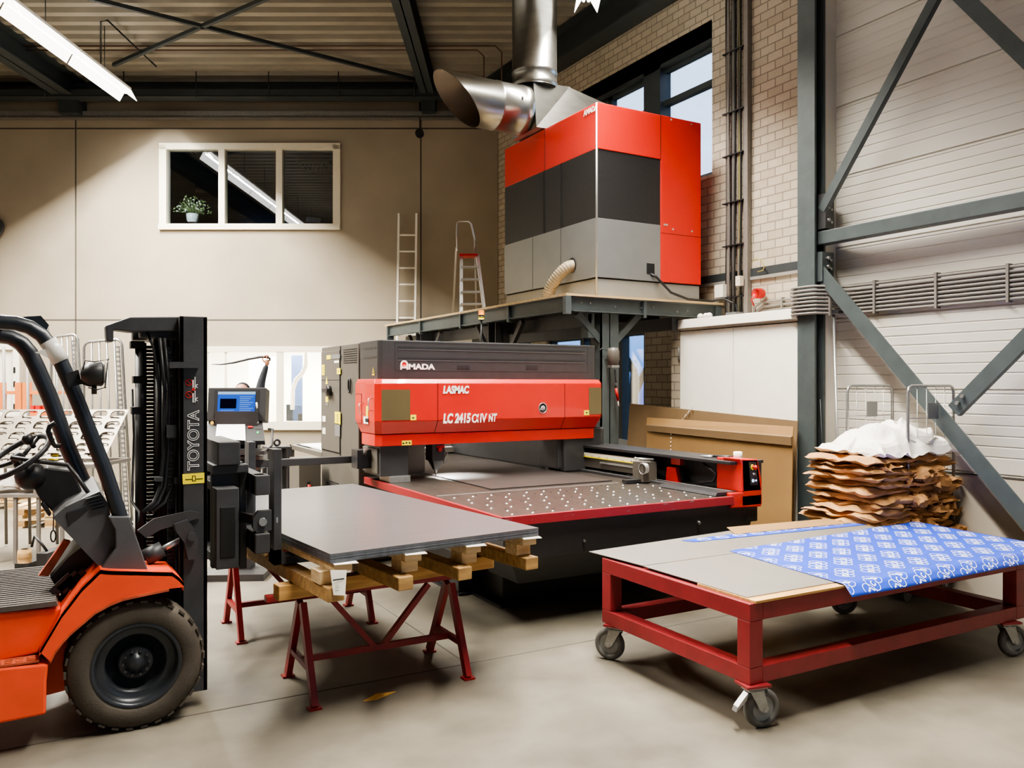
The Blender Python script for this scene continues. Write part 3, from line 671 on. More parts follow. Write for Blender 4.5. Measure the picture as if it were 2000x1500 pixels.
for k,(a0,a1) in enumerate(((318,300),(327,308),(340,318))):
    c=m_('black'); c.tube([yp(a0-6,660,4.78),yp(a0+4,760,4.78),yp(a0+2,880,4.78),yp(a0-4,950,4.78),yp(a0-18,982,4.76),yp(a1-20,1000,4.74)],.0105,8); c.build('hydraulic_hose',fk)
c=m_('black'); c.tube([yp(258,760,5.1),yp(262,850,5.1),yp(258,980,5.0),yp(272,1000,4.8),yp(268,1040,4.8)],.008,6); c.tube([yp(284,640,4.8),yp(300,680,4.8),yp(306,720,4.8),yp(311,770,4.8),yp(306,900,4.8)],.008,6); c.build('hydraulic_hose',fk)
for py in (655,672,740,800):
    c=m_('grease'); p=yp(262+(py%7),py,5.0); c.box(p.x-.02,p.x+.05,4.96,5.06,p.z-.025,p.z+.015); c.build('fitting',fk)
# lettering and stickers on the mast plate
mm=MX(yp(388,918,4.698),(0,0,1),(-1,0,0)); c=m_('wlet'); c.text('TOYOTA',.080,mm,fit=.325,outline=.0013,bold=.001); c.build('lettering',plate)
c=m_('yellow'); c.box(yp(356,0,4.7).x,yp(399,0,4.7).x,4.697,4.70,yp(0,944,4.7).z+.0,yp(0,944,4.7).z+.0+.001) if False else None
pts=poly([(356,926),(399,923),(399,943),(357,946)],4.7); c.prism(pts,'Y',4.6975,4.6995); c.use('dark'); c.prism(poly([(362,936),(396,934),(396,935.5),(362,937.5)],4.7),'Y',4.6965,4.6975); c.prism(poly([(375,929),(382,929),(382,940),(375,940)],4.7),'Y',4.6968,4.6973); c.use('yellow'); c.prism(poly([(376.5,930.5),(380.5,930.5),(380.5,938.5),(376.5,938.5)],4.7),'Y',4.6964,4.6968); c.build('yellow_sticker',plate,label='yellow warning sticker')
c=m_('rede')
for px,py in ((369,747),(369,771)):
    q=yp(px,py,4.697); c.tube([q+Vector((math.cos(t*PI/8)*.017,0,math.sin(t*PI/8)*.017)) for t in range(16)],.0018,4,closed=True); c.bar(q+Vector((-.012,0,.012)),q+Vector((.012,0,-.012)),.003,.003)
c.use('wlet')
for py in (742,768):
    c.prism(poly([(376,py),(378,py),(378,py+18),(376,py+18)],4.7),'Y',4.6965,4.6985); c.prism(poly([(380,py-6),(381.5,py-6),(381.5,py+18),(380,py+18)],4.7),'Y',4.6965,4.6985)
    q=yp(386,py+12,4.697); c.tube([q+Vector((math.cos(PI*.5+t*PI/8)*.008,0,math.sin(PI*.5+t*PI/8)*.008)) for t in range(9)],.002,4)
c.use('rede'); c.prism(poly([(373,763),(378,756),(382,763)],4.7),'Y',4.696,4.6985)
c.build('pictogram',plate)
# tilt cylinder
c=m_('mast'); c.tube([yp(283,1090,4.72),yp(318,1072,4.72)],.045,16); c.use('alu'); c.tube([yp(315,1074,4.72),yp(352,1055,4.72)],.017,12); c.use('mast'); c.prism(poly([(340,1024),(366,1015),(378,1030),(388,1055),(384,1092),(368,1094),(360,1060),(345,1040)],4.66),'Y',4.66,4.76)
p=yp(374,1048,4.655); c.cyl(p,p-Vector((0,.012,0)),.022,12); c.prism(poly([(268,1035),(300,1012),(372,996),(388,1000),(390,1010),(312,1034),(285,1050)],4.7),'Y',4.68,4.695); c.build('tilt_cylinder',fk)
# carriage and forks
cx0=.80
c=m_('mast')
for z0,z1 in ((.82,.93),(1.14,1.25)): c.box(.97,1.035,4.60,5.66,z0,z1)
pass
for z0,z1 in ((.82,.93),(1.14,1.25)): c.prism([(4.58,z0),(4.68,z0),(4.68,z1),(4.58,z1)],'X',.97,1.05)
cg=c.build('carriage_bar',fk,bevel=.006)
c=m_('mast'); c.box(.93,.97,4.80,4.88,.70,1.30); c.box(.93,.97,5.2,5.28,.70,1.30); c.box(.78,.93,4.80,4.86,.72,1.25); c.box(.78,.93,5.22,5.28,.72,1.25); c.box(.78,.97,4.86,5.22,.75,.80); c.box(.78,.97,4.86,5.22,1.15,1.2); c.box(.78,.90,4.66,4.80,.74,1.18); c.use('dark'); c.box(.80,.88,4.655,4.665,.80,1.08); c.build('carriage_frame',fk,bevel=.005)
c=m_('mast'); c.box(.80,.92,4.72,5.30,1.30,1.43); c.box(.78,.97,4.75,5.1,1.25,1.30); c.build('side_shift_block',fk,bevel=.006)
c=m_('mast'); c.prism([(4.9,.92),(5.25,.88),(5.3,1.12),(4.9,1.14)],'X',.985,1.03); c.build('shift_plate',fk)
c=m_('mast'); q=yp(511,1018,4.62); 
c.prism([(q.x-.03,q.z-.06),(q.x+.05,q.z-.05),(q.x+.05,q.z+.06),(q.x-.02,q.z+.06),(q.x-.05,q.z+.02),(q.x-.05,q.z-.03)],'Y',4.60,4.64); c.bar((.86,4.9,q.z+.02),(q.x,4.63,q.z-.0),.03,.05); c.use('galv'); c.cyl((q.x,4.6,q.z),(q.x,4.585,q.z),.022,16); c.build('locking_arm',fk)
for y in (4.60,5.26):
    c=m_('mast'); zt=yp(540,878,4.6).z; x0=yp(535,0,4.6).x; x1=x0+.042
    c.box(x0-.0,x1,y,y+.125,.745,zt); c.prism([(x0,.745),(x1+.9,.745),(x1+.9,.76),(x1+.3,.788),(x1+.03,.79),(x1,.83),(x0,.83)],'Y',y,y+.125); c.use('galv'); c.box(x0+.012,x0+.022,y-.002,y,.98,1.01); c.build('fork',fk,bevel=.005)
# ================================================================ STACK, PALLET, BEARERS, TRESTLES
TS=Matrix.Translation((1.216,4.016,0)) @ Matrix.Rotation(math.radians(5.9),4,'Z')
LX,LY=1.305,2.62
n=8; t=.0062
for i in range(n):
    z0=.851+i*t; c=M(TS).use('sheet' if i==n-1 else 'sheetd'); j=random.uniform(-.0025,.0025) if i<n-1 else 0
    c.box(j,LX+j,j,LY+j,z0,z0+t-.0012)
    c.build('metal_sheet',label='topmost steel sheet of the stack lying on the pallet, reflecting red' if i==n-1 else 'steel sheet within the stack under the topmost one, only its edge showing',cat='metal sheet',group='steel sheets stacked on the pallet')
pl=thing('pallet','pale softwood pallet directly under the stack of steel sheets','pallet',TS@Vector((LX/2,LY/2,.735)))
for x in (.02,.42,.80,1.19):
    c=M(TS).use('woodp'); c.box(x,x+.10,.0,LY,.803,.850); c.build('stringer',pl,bevel=.003)
for y in (.06,.9,1.7,2.45):
    for x in (-.03,.43,.81,1.19):
        c=M(TS).use('woodp'); c.box(x,x+.10,y,y+.12,.736,.802); c.build('block',pl,bevel=.002)
for x in (.02,.42,.80,1.19):
    c=M(TS).use('plastic'); c.hull4([(x-.01,-.012,.80),(x+.11,-.012,.80),(x+.11,-.004,.80),(x-.01,-.004,.80)],[(x-.005,-.012,.852),(x+.15,-.016,.846),(x+.12,.0,.852),(x-.005,.0,.852)]) if False else c.hull4([(x-.006,-.02,.846),(x+.125,-.022,.840),(x+.115,-.001,.846),(x-.006,-.001,.846)],[(x-.006,-.015,.8505),(x+.115,-.015,.8505),(x+.115,-.001,.8505),(x-.006,-.001,.8505)])
    c.build('plastic_flap',pl)
c=M(TS).use('white'); c.hull4([(.005,-.03,.70),(.065,-.035,.69),(.065,-.033,.69),(.005,-.028,.70)],[(-.01,-.025,.825),(.075,-.03,.815),(.075,-.028,.815),(-.01,-.023,.825)]); 
c.use('dark'); c.box(.0,.06,-.0345,-.0335,.772,.778); c.box(.012,.03,-.0355,-.0345,.72,.722); c.box(.012,.035,-.0350,-.0340,.735,.7365); c.box(.012,.028,-.0350,-.0340,.745,.7465); lb=c.build('paper_label',pl,label='white hanging paper label')
br=thing('timber_bearers','set of weathered square timbers carrying the pallet on the two red trestles','timbers',TS@Vector((LX/2,LY/2,.575)))
for x,y0 in ((-.02,-.0),(.37,.0),(.745,.01),(1.20,.0)):
    c=M(TS).use('woodd'); c.box(x,x+.09,y0-.02,LY-.1,.661,.734); c.build('bearer',br,bevel=.006)
for y in (.50,1.83):
    c=M(TS).use('wood'); c.box(-.10,1.30,y-.04,y+.05,.577,.659); c.build('cross_beam',br,bevel=.005)
def trestle(x0,x1,yc,fy0,fy1,label):
    tr=thing('trestle',label,'trestle',((x0+x1)/2,yc,0),group='red steel trestles')
    zt=.575; c=m_('redtr'); c.box(x0-.20,x1+.08,yc-.03,yc+.03,zt-.035,zt); c.build('top_bar',tr,bevel=.003)
    for x in (x0,x1):
        for fy in (fy0,fy1):
            s=-1 if fy<yc else 1
            c=m_('redtr'); c.bar((x,fy,.012),(x,yc+s*.03,zt-.06),.05,.035,up=(1,0,0)); c.box(x-.035,x+.035,fy-.03,fy+.03,0,.012); c.build('leg',tr)
        c=m_('redtr'); f=.36; ya=fy0+(yc-.03-fy0)*f; yb=fy1+(yc+.03-fy1)*f; c.bar((x,ya,.19),(x,yb,.19),.03,.03); c.build('side_stretcher',tr)
    c=m_('redtr'); c.bar((x0,yc,.19),(x1,yc,.19),.03,.035); c.build('stretcher',tr)
    xm=(x0+x1)/2
    for sx,xe in ((-1,x0+.16),(1,x1-.14)):
        c=m_('redtr'); c.bar((xm+sx*.03,yc,.20),(xe,yc,zt-.05),.03,.035,up=(0,1,0)); c.build('brace',tr)
    return tr
trestle(1.235,2.155,4.63,4.365,4.93,'near red steel trestle holding the front of the sheet stack')
trestle(1.12,2.045,5.98,5.72,6.27,'rear red steel trestle partly hidden behind the near one')
c=m_('splint'); p=zp(738,1361,.004); c.hull4([p+Vector((-.09,-.015,-.004)),p+Vector((-.02,-.03,-.004)),p+Vector((.12,.03,-.004)),p+Vector((.0,.03,-.004))],[p+Vector((-.09,-.015,0)),p+Vector((-.02,-.03,.006)),p+Vector((.12,.03,0)),p+Vector((.0,.03,.007))])
c.build('wood_splinter',label='small yellow wood splinter lying on the floor in front of the trestle',cat='splinter')
# ================================================================ LASER CUTTING MACHINE
lm=thing('laser_cutting_machine','large red and black laser cutting machine with a wide steel table','machine',(3.8,7.0,0))
TZ=.85
c=m_('table'); c.box(2.66,4.80,4.86,7.62,TZ-.02,TZ); c.box(3.33,4.80,7.62,10.0,TZ-.02,TZ); c.use('alu'); c.box(2.70,4.5,6.02,6.035,TZ,TZ+.003); c.build('table_top',lm)
c=m_('redw'); c.box(2.65,4.76,4.84,4.865,TZ-.065,TZ+.001); c.build('table_edge',lm,bevel=.003)
c=m_('redw'); c.box(2.64,2.665,4.84,7.62,TZ-.065,TZ+.001); c.build('table_edge',lm,bevel=.003)
c=m_('dark')
for i in range(13):
    for j in range(7):
        x=2.84+i*.155; y=4.99+j*.155; c.lathe([(.009,0),(.009,.0012)],(x,y,TZ),'Z',8)
c.build('table_holes',lm)
bt0=None
for i in range(12):
    for j in range(7):
        x=2.77+i*.165+(.05 if j%2 else 0); y=4.92+j*.155
        if bt0 is None:
            c=m_('alu'); c.lathe([(.010,0),(.010,.002),(.006,.006),(.001,.007)],(0,0,0),'Z',8); bt0=c.build('ball_transfer',lm,local=True); o=bt0
        else: o=bt0.copy(); C.objects.link(o)
        o.location=Vector((x,y,TZ))-lm.location

c=m_('blk2'); 
c.hull4([(2.70,4.92,.53),(5.0,4.92,.53),(5.0,5.3,.53),(2.70,5.3,.53)],[(2.68,4.88,.785),(5.05,4.88,.785),(5.05,5.3,.785),(2.68,5.3,.785)])
c.hull4([(2.95,5.15,.30),(4.9,5.15,.30),(4.9,5.6,.30),(2.95,5.6,.30)],[(2.78,4.96,.53),(4.97,4.96,.53),(4.97,5.6,.53),(2.78,5.6,.53)])
c.box(2.70,2.74,5.3,7.6,.45,.785); c.box(4.6,5.02,5.3,9.8,.3,.785); c.build('skirt',lm,bevel=.006)
c=m_('blk2'); c.box(3.15,4.85,5.75,7.6,.02,.5); c.box(3.35,4.85,7.6,9.8,.02,.5); c.box(2.95,3.35,6.15,6.9,.02,.6); c.build('base_frame',lm,bevel=.01)
c=m_('black'); c.box(2.93,3.3,6.1,6.9,.0,.02); c.box(3.05,3.35,5.6,6.1,0,.02); c.build('floor_plate',lm)
c=m_('galv'); c.cyl((3.35,4.90,.62),(3.35,4.885,.62),.01,10); c.cyl((4.42,4.885,.675),(4.42,4.86,.66),.012,8); c.build('latch',lm)
# gantry cover
GX0,GX1,GY0,GY1=2.5,4.965,6.885,7.46
def rr(z,i,ch=.05):
    a,b_,d,e=GX0+i*.4,GX1-i*.35,GY0+i,GY1-i; return [(a+ch,d,z),(b_-ch,d,z),(b_,d+ch,z),(b_,e,z),(a,e,z),(a,d+ch,z)]
c=m_('redm')
for (za,ia,zb,ib) in ((1.415,0,1.755,0),(1.755,0,1.795,.035),(1.30,.075,1.415,0),(1.19,.085,1.295,.085)):
    c.hull4(rr(za,ia),rr(zb,ib))
gc=c.build('gantry_cover',lm,label='bright red gantry cover',bevel=.004)
xL=yp(855,800,GY0).x; xR=yp(1103,800,GY0).x
c=m_('dark')
for x in (xL,xR): c.box(x-.003,x+.003,GY0-.001,GY0+.01,1.415,1.755); c.hull4([(x-.003,GY0+.074,1.30),(x+.003,GY0+.074,1.30),(x+.003,GY0+.08,1.30),(x-.003,GY0+.08,1.30)],[(x-.003,GY0-.001,1.415),(x+.003,GY0-.001,1.415),(x+.003,GY0+.008,1.415),(x-.003,GY0+.008,1.415)])
c.build('panel_gap',gc)
c=m_('smoke'); z0=yp(770,821,GY0).z; z1=yp(770,761,GY0).z
c.box(yp(741,0,GY0).x+.02,yp(801,0,GY0).x,GY0-.004,GY0+.01,z0,z1); c.build('viewing_window',gc,label='smoked amber window at the left end')
c=m_('smoke'); c.box(yp(1150,0,GY0).x,GX1-.04,GY0-.004,GY0+.01,yp(1160,809,GY0).z,yp(1160,757,GY0).z); c.build('viewing_window',gc,label='smoked amber window at the right end')
c=m_('wlet')
p=yp(865.5,768,GY0-.004); c.text('LASMAC',.094,MX(p,(1,0,0),(0,0,1)),fit=yp(916,0,GY0).x-p.x,shear=.15,bold=.0045)
p=yp(865.5,826,GY0-.004); c.text('LC 2415',.118,MX(p,(1,0,0),(0,0,1)),fit=yp(919,0,GY0).x-p.x,shear=.15,bold=.0055)
p=yp(921.5,825,GY0-.004); c.text('\u03b1',.14,MX(p,(1,0,0),(0,0,1)),fit=yp(935.5,0,GY0).x-p.x,shear=.1,bold=.002)
p=yp(937.5,824.5,GY0-.004); c.text('IV',.115,MX(p,(1,0,0),(0,0,1)),fit=yp(951,0,GY0).x-p.x,shear=.1,bold=.003)
p=yp(954,823,GY0-.004); c.text('NT',.095,MX(p,(1,0,0),(0,0,1)),fit=yp(970,0,GY0).x-p.x,shear=.15,bold=.003)
a=yp(954,808,GY0-.004); c.box(a.x+.02,a.x+.10,GY0-.004,GY0,a.z-.002,a.z+.001)
c.build('lettering',gc)
p=yp(1060,797,GY0-.002); c=m_('alu'); c.tube([p+Vector((math.cos(t*PI/12)*.045,-.002,math.sin(t*PI/12)*.05)) for t in range(24)],.004,6,closed=True); c.use('dark'); c.lathe([(.04,0),(.04,-.003)],p,'Y',24)
c.use('alu'); c.lathe([(.026,-.004),(.024,-.006),(.001,-.007)],p,'Y',20); c.tube([p+Vector((math.cos(t*PI/10)*.036,-.008,math.sin(t*PI/10)*.012+math.cos(t*PI/10)*.012)) for t in range(5,17)],.003,5); c.build('emblem',gc)
c=m_('yellow')
for x0,x1,y0,y1 in ((802,813,810,821),(785,804,860,870),(1141,1151,801,811)):
    yy=GY0-.003 if y0<850 else GY0+.082
    a=yp(x0,y1,yy); b_=yp(x1,y0,yy); c.box(a.x,b_.x,yy,yy+.003,a.z,b_.z)
c.use('dark')
for x,y in ((788,866),(794,865),(800,865)): a=yp(x,y,GY0+.081); c.box(a.x-.008,a.x+.008,GY0+.0805,GY0+.082,a.z-.006,a.z+.006)
a=yp(807,816,GY0-.004); c.box(a.x-.01,a.x+.01,GY0-.004,GY0-.003,a.z-.006,a.z+.006); a=yp(1146,806,GY0-.004); c.box(a.x-.01,a.x+.01,GY0-.004,GY0-.003,a.z-.006,a.z+.006)
c.build('warning_sticker',gc,label='yellow warning stickers')
c=m_('yellow'); a=xp(715,813,2.497); b_=xp(719,793,2.497); c.box(2.496,2.499,a.y,b_.y,a.z,b_.z); c.use('white'); a=xp(710,827,2.497); b_=xp(719,814,2.497); c.box(2.496,2.499,a.y,b_.y,a.z,b_.z); c.use('dark'); c.box(2.495,2.496,(a.y*.6+b_.y*.4),b_.y-.01,a.z+.015,b_.z-.015); c.build('side_sticker',gc,label='white and yellow sticker on the left end')
c=m_('alu'); 
for px,y0,y1 in ((703,788,808),(721,778,802)):
    a=xp(px,y1,2.47); b_=xp(px,y0,2.47); c.tube([(2.5,a.y,a.z),(2.465,a.y,a.z),(2.465,b_.y,b_.z),(2.5,b_.y,b_.z)],.005,6)
c.build('door_pull',gc,label='small chrome pull handles')
c=m_('dark'); 
a=xp(694,827,2.498); b_=xp(706,770,2.498); 
for (ya,yb_,za,zb) in ((b_.y,b_.y+.005,a.z,b_.z),(b_.y,a.y,b_.z,b_.z+.004),(b_.y,a.y,a.z,a.z+.004)): c.box(2.497,2.5,ya,yb_,za,zb)
c.build('hatch_outline',gc)
# upper housing
c=m_('blk2'); HX0,HX1,HY0=2.60,5.02,7.10
c.hull4([(HX0+.03,HY0,1.79),(HX1-.03,HY0,1.79),(HX1,HY0+.03,1.79),(HX1,7.62,1.79),(HX0,7.62,1.79),(HX0,HY0+.03,1.79)],[(HX0+.03,HY0,2.155),(HX1-.03,HY0,2.155),(HX1,HY0+.03,2.155),(HX1,7.62,2.155),(HX0,7.62,2.155),(HX0,HY0+.03,2.155)])
up=c.build('upper_housing',lm,bevel=.008)
c=m_('black'); X0=yp(771,700,HY0).x; X1=yp(1148,700,HY0).x
z1=2.135; z0=1.87
c.box(X0,X1,HY0-.001,HY0+.003,z1-.004,z1); c.box(X0,X1,HY0-.001,HY0+.003,z0,z0+.004); c.box(X0,X0+.005,HY0-.001,HY0,z0,z1); c.box(X1-.005,X1,HY0-.001,HY0,z0,z1)
for z in (2.085,1.985): c.box(X0+.03,X1-.04,HY0-.003,HY0+.01,z-.012,z+.012)
for (a,b_) in ((893,917),(1028,1050)): q=yp(a,721,HY0); r=yp(b_,714,HY0); c.box(q.x,r.x,HY0-.003,HY0,q.z,r.z)
for (a,y0,y1) in ((0,2.085,0),(0,2.0,0)): c.box(HX0-.002,HX0+.005,7.17,7.50,y0-.012,y0+.008)
c.build('louvre',up)
c=m_('galv')
for z in (2.071,1.971): c.box(X0+.03,X1-.04,HY0-.004,HY0,z-.003,z+.001)
c.build('louvre_edge',up)
c=m_('wlet'); p=yp(798,721,HY0-.003); c.text('MADA',.070,MX(p,(1,0,0),(0,0,1)),fit=yp(849.5,0,HY0).x-p.x,bold=.003)
c.build('brand_lettering',up); c=m_('wlet'); q=yp(782,722,HY0-.003); w_=.076; hh=.088
pts=[(q.x,q.z),(q.x+.014,q.z),(q.x+.014,q.z+.012),(q.x+w_-.014,q.z+.012),(q.x+w_-.014,q.z),(q.x+w_,q.z)]+[(q.x+w_/2+math.cos(t*PI/10)*w_/2,q.z+.045+math.sin(t*PI/10)*.043) for t in range(11)]
c.prism(pts,'Y',HY0-.004,HY0-.001); lg=c.build('brand_emblem',up)
c=m_('redlet'); c.lathe([(.022,0),(.022,-.002)],(q.x+w_/2,HY0-.0042,q.z+.05),'Y',20); c.build('brand_dot',lg)
c=m_('yellow'); a=xp(730,733,HX0); c.hull4([(HX0-.002,a.y-.03,a.z),(HX0-.002,a.y+.04,a.z),(HX0-.002,a.y+.005,a.z+.075)],[(HX0-.004,a.y-.03,a.z),(HX0-.004,a.y+.04,a.z),(HX0-.004,a.y+.005,a.z+.075)]); c.use('dark'); c.hull4([(HX0-.004,a.y-.012,a.z+.01),(HX0-.004,a.y+.022,a.z+.01),(HX0-.004,a.y+.005,a.z+.055)],[(HX0-.005,a.y-.012,a.z+.01),(HX0-.005,a.y+.022,a.z+.01),(HX0-.005,a.y+.005,a.z+.055)]); c.build('warning_triangle',up,label='yellow warning triangle')
# left leg, head, right leg, inner body
c=m_('blk2'); c.box(2.60,2.87,7.05,7.5,.91,1.2); c.use('cabgrey'); c.box(2.585,2.60,7.1,7.5,.93,1.16); c.use('galv'); c.box(2.68,2.88,7.02,7.3,TZ,.91); c.build('gantry_foot',lm,bevel=.004)
c=m_('black'); c.box(2.45,2.6,7.25,7.42,.97,1.14); c.use('galv'); c.cyl((2.52,7.26,1.1),(2.52,7.22,1.15),.018,10); c.build('arm_bracket',lm)
c=m_('blk2'); c.box(4.55,5.05,7.0,10.0,TZ,1.3); c.box(4.50,4.6,7.05,7.45,TZ+.03,1.2); c.build('rear_body',lm,bevel=.02)
c=m_('cabgrey'); c.box(3.35,4.6,9.7,9.75,TZ,1.3)
for i in range(9): c.box(3.40+i*.13,3.41+i*.13,9.68,9.7,TZ,1.3)
c.build('rear_screen',lm)
hx=yp(851,922,7.2).x
c=m_('blk2'); c.box(hx-.07,hx+.055,7.12,7.28,1.02,1.2); c.hull4([(hx-.02,7.18,.93),(hx+.02,7.18,.93),(hx+.02,7.22,.93),(hx-.02,7.22,.93)],[(hx-.06,7.13,1.03),(hx+.055,7.13,1.03),(hx+.055,7.27,1.03),(hx-.06,7.27,1.03)]); c.use('rede'); c.cyl((hx,7.12,1.13),(hx,7.09,1.13),.022,12); c.box(hx-.03,hx+.05,7.10,7.12,1.145,1.165)
c.use('galv'); c.lathe([(.018,.935),(.012,.90),(.004,.872)],(hx,7.2,0),'Z',14); c.tube([(hx+.06,7.15,1.02),(hx+.09,7.12,1.09),(hx+.05,7.1,1.12)],.006,6); c.box(hx+.06,hx+.09,7.14,7.16,.99,1.1); hd=c.build('cutting_head',lm)
# side rail with carriage on the right
c=m_('black'); c.box(4.78,5.15,4.90,7.6,1.095,1.12); c.use('blk2'); c.box(5.0,5.15,4.92,7.4,.80,1.095); c.box(4.74,5.02,4.92,7.2,.80,.875); c.use('galv'); c.box(4.80,4.81,4.9,6.3,.878,.884); rl=c.build('side_rail',lm,bevel=.004)
c=m_('cabgrey'); c.box(4.80,4.86,6.05,7.45,.90,1.0); c.use('wframe'); c.box(4.79,4.85,6.1,7.45,1.0,1.045); c.use('yellow'); c.box(4.785,4.80,6.12,7.3,1.0,1.012); c.use('alu'); c.box(4.775,4.80,6.1,6.7,.958,.972)
for i in range(9): c.cyl((4.79,6.2+i*.13,1.02),(4.78,6.2+i*.13,1.02),.008,6)
c.build('linear_guide',rl)
for y in (5.93,7.25):
    c=m_('cabgrey'); c.box(4.66,4.82,y-.06,y+.09,.86,1.04); c.use('black'); c.box(4.50,4.74,y-.03,y+.04,.857,.885); c.use('alu'); c.cyl((4.62,y,1.075),(4.78,y-.06,1.06),.010,8); c.sphere((4.62,y,1.075),.014,8); c.build('sheet_clamp',rl)
c=m_('alu')
pts=[Vector((4.66+.05*0,5.84-.0,.99)) for _ in range(1)]
pts=[Vector((4.64+i*.0012,5.86+.055*math.cos(i*.55)+i*.0006,.985+.05*math.sin(i*.55))) for i in range(60)]; c.tube(pts,.0035,5)
pts=[Vector((4.72+i*.001,5.98+.045*math.cos(i*.6),.985+.042*math.sin(i*.6))) for i in range(40)]; c.tube(pts,.0035,5); c.build('coiled_air_line',rl)
c=m_('redm'); c.prism([(5.62,.86),(5.80,.86),(5.78,1.0),(5.66,1.0)],'X',4.86,4.90); c.box(4.86,4.9,5.6,5.72,1.03,1.09); c.build('red_guard',rl)
c=m_('black'); c.tube([(4.86,5.3,1.07),(4.86,5.14,1.0),(4.86,5.18,.93),(4.86,5.35,.9)],.014,8); c.build('cable_loop',rl)
# red end block
c=m_('redm'); EY=4.60
def ep(L,y): return [(yp(a,b_,y).x,yp(a,b_,y).z) for a,b_ in L]
TE=Matrix.Translation((4.74-4.70*.73,.19,0)) @ Matrix.Diagonal((.73,1,1,1))
c=M(TE).use('redm'); c.prism([(4.70,.755),(5.16,.745),(5.17,.95),(5.10,1.135),(4.83,1.145),(4.86,1.10),(4.875,.875),(4.70,.875)],'Y',4.66,4.86); c.box(4.86,5.17,4.66,5.0,.76,.85); c.prism([(4.86,.875),(5.16,.875),(5.10,1.135),(4.86,1.14)],'Y',4.66,4.95)
eb=c.build('end_block',lm,label='red end block with a control panel',bevel=.008)
c=M(TE).use('black'); c.prism([(4.985,.93),(5.095,.925),(5.065,1.115),(4.955,1.12)],'Y',4.652,4.662); pn=c.build('control_panel',eb)
c=M(TE).use('yellow'); c.lathe([(.022,0),(.022,-.012)],(5.0,4.65,1.075),'Y',16); c.use('rede'); c.lathe([(.012,-.012),(.012,-.03),(.02,-.032),(.02,-.045),(.001,-.05)],(5.0,4.65,1.075),'Y',16); c.lathe([(.013,0),(.011,-.02),(.001,-.022)],(5.045,4.65,1.07),'Y',12); c.build('emergency_stop',pn)
c=M(TE).use('ledw'); c.lathe([(.014,0),(.012,-.01),(.001,-.012)],(5.01,4.65,.965),'Y',14); c.lathe([(.008,0),(.007,-.01),(.001,-.012)],(5.055,4.65,.965),'Y',12); c.use('alu'); c.lathe([(.009,0),(.008,-.02),(.001,-.022)],(5.02,4.65,1.02),'Y',12); c.build('push_button',pn)
c=M(TE).use('black'); c.box(4.99,5.16,4.70,4.95,.62,.75); c.build('junction_box',eb,bevel=.01)
c=m_('black'); c.prism([(4.62,.855),(4.86,.855),(4.86,.88),(4.64,.88)],'Y',4.90,5.6); c.build('rail_cover',rl)
# boom to the console belongs to the machine
c=m_('blk2'); c.box(1.35,2.52,7.47,7.53,1.005,1.07); c.build('support_arm',lm,bevel=.004)
# working sheet
c=m_('worksheet'); c.box(3.26,4.52,6.155,8.6,TZ+.004,TZ+.010); c.use('dark'); c.box(3.255,4.525,6.15,8.61,TZ+.001,TZ+.004); c.build('metal_sheet',label='large dull sheet lying flat on the machine table below the cutting head',cat='metal sheet')
l=bpy.data.lights.new('cutting lamp','SPOT'); l.energy=POWS; l.spot_size=math.radians(95); l.spot_blend=.7; l.shadow_soft_size=.04; l.color=(.95,1,.97)
o=bpy.data.objects.new('cutting lamp',l); C.objects.link(o); o.location=(hx+.14,7.3,1.16); o.rotation_euler=Vector((-.25,.25,1)).to_track_quat('Z','Y').to_euler()
# things on the rail
c=m_('foam'); p=Vector((5.06,5.10,1.121)); c.lathe([(.034,0),(.037,.003),(.037,.055),(.03,.058),(.022,.05),(.001,.05)],p,'Z',24); c.build('tape_roll',label='white roll of tape standing on the red end block of the machine',cat='tape')
pr=thing('pliers','pliers with black handles lying on the rail beside the tape roll','pliers',(4.90,5.20,1.121))
TP=Matrix.Translation((-.04,.22,0))
c=M(TP).use('alu'); c.tube([(4.90,5.12,1.132),(4.93,5.05,1.13),(4.95,5.02,1.13)],[.006,.014,.016],8); c.tube([(4.95,5.02,1.13),(4.93,5.1,1.128)],.01,6); c.build('jaw',pr)
c=M(TP).use('black'); c.tube([(4.95,5.02,1.135),(4.99,4.94,1.136),(4.98,4.86,1.136)],.011,8); c.tube([(4.95,5.02,1.135),(5.02,4.96,1.136),(5.04,4.88,1.136)],.011,8); c.build('handle',pr)
c=M(TP).use('galv'); c.bar((4.86,5.45,1.127),(4.95,5.14,1.127),.006,.006); c.bar((4.95,5.14,1.13),(4.965,5.08,1.13),.02,.014); c.build('scribing_tool',label='thin steel tool lying along the rail behind the pliers',cat='tool')

# ================================================================ ELECTRICAL CABINET
ec=thing('electrical_cabinet','tall dark grey electrical cabinet with yellow stickers left of the machine','cabinet',(2.95,8.3,0))
c=m_('cabgrey'); c.box(2.60,3.3,7.66,8.90,.02,2.15); c.build('body',ec,bevel=.008)
ya=xp(665,700,2.6).y
c=m_('cabgrey'); c.box(2.588,2.60,ya,8.88,1.04,2.10); dr=c.build('door',ec,bevel=.003)
c=m_('dark'); c.box(2.594,2.600,ya-.012,ya-.002,.95,2.14); c.box(2.594,2.6,ya,8.89,1.03,1.038); c.box(2.586,2.589,ya,8.88,1.79,1.795); c.build('door_gap',ec)
c=m_('black'); a=xp(640,763,2.56); c.cyl((2.59,a.y,a.z),(2.55,a.y,a.z),.055,20); c.box(2.52,2.56,a.y-.10,a.y+.10,a.z-.02,a.z+.02); c.build('isolator_switch',dr)
c=m_('black'); a=xp(681,753,2.58); c.tube([(2.585,a.y+.03*math.cos(t*PI/8),a.z+.07*math.sin(t*PI/8)) for t in range(16)],.009,6,closed=True); c.build('handle',ec)
c=m_('dark')
for i in range(7): z=2.1-i*.022; c.box(2.594,2.599,7.70,8.12,z-.006,z)
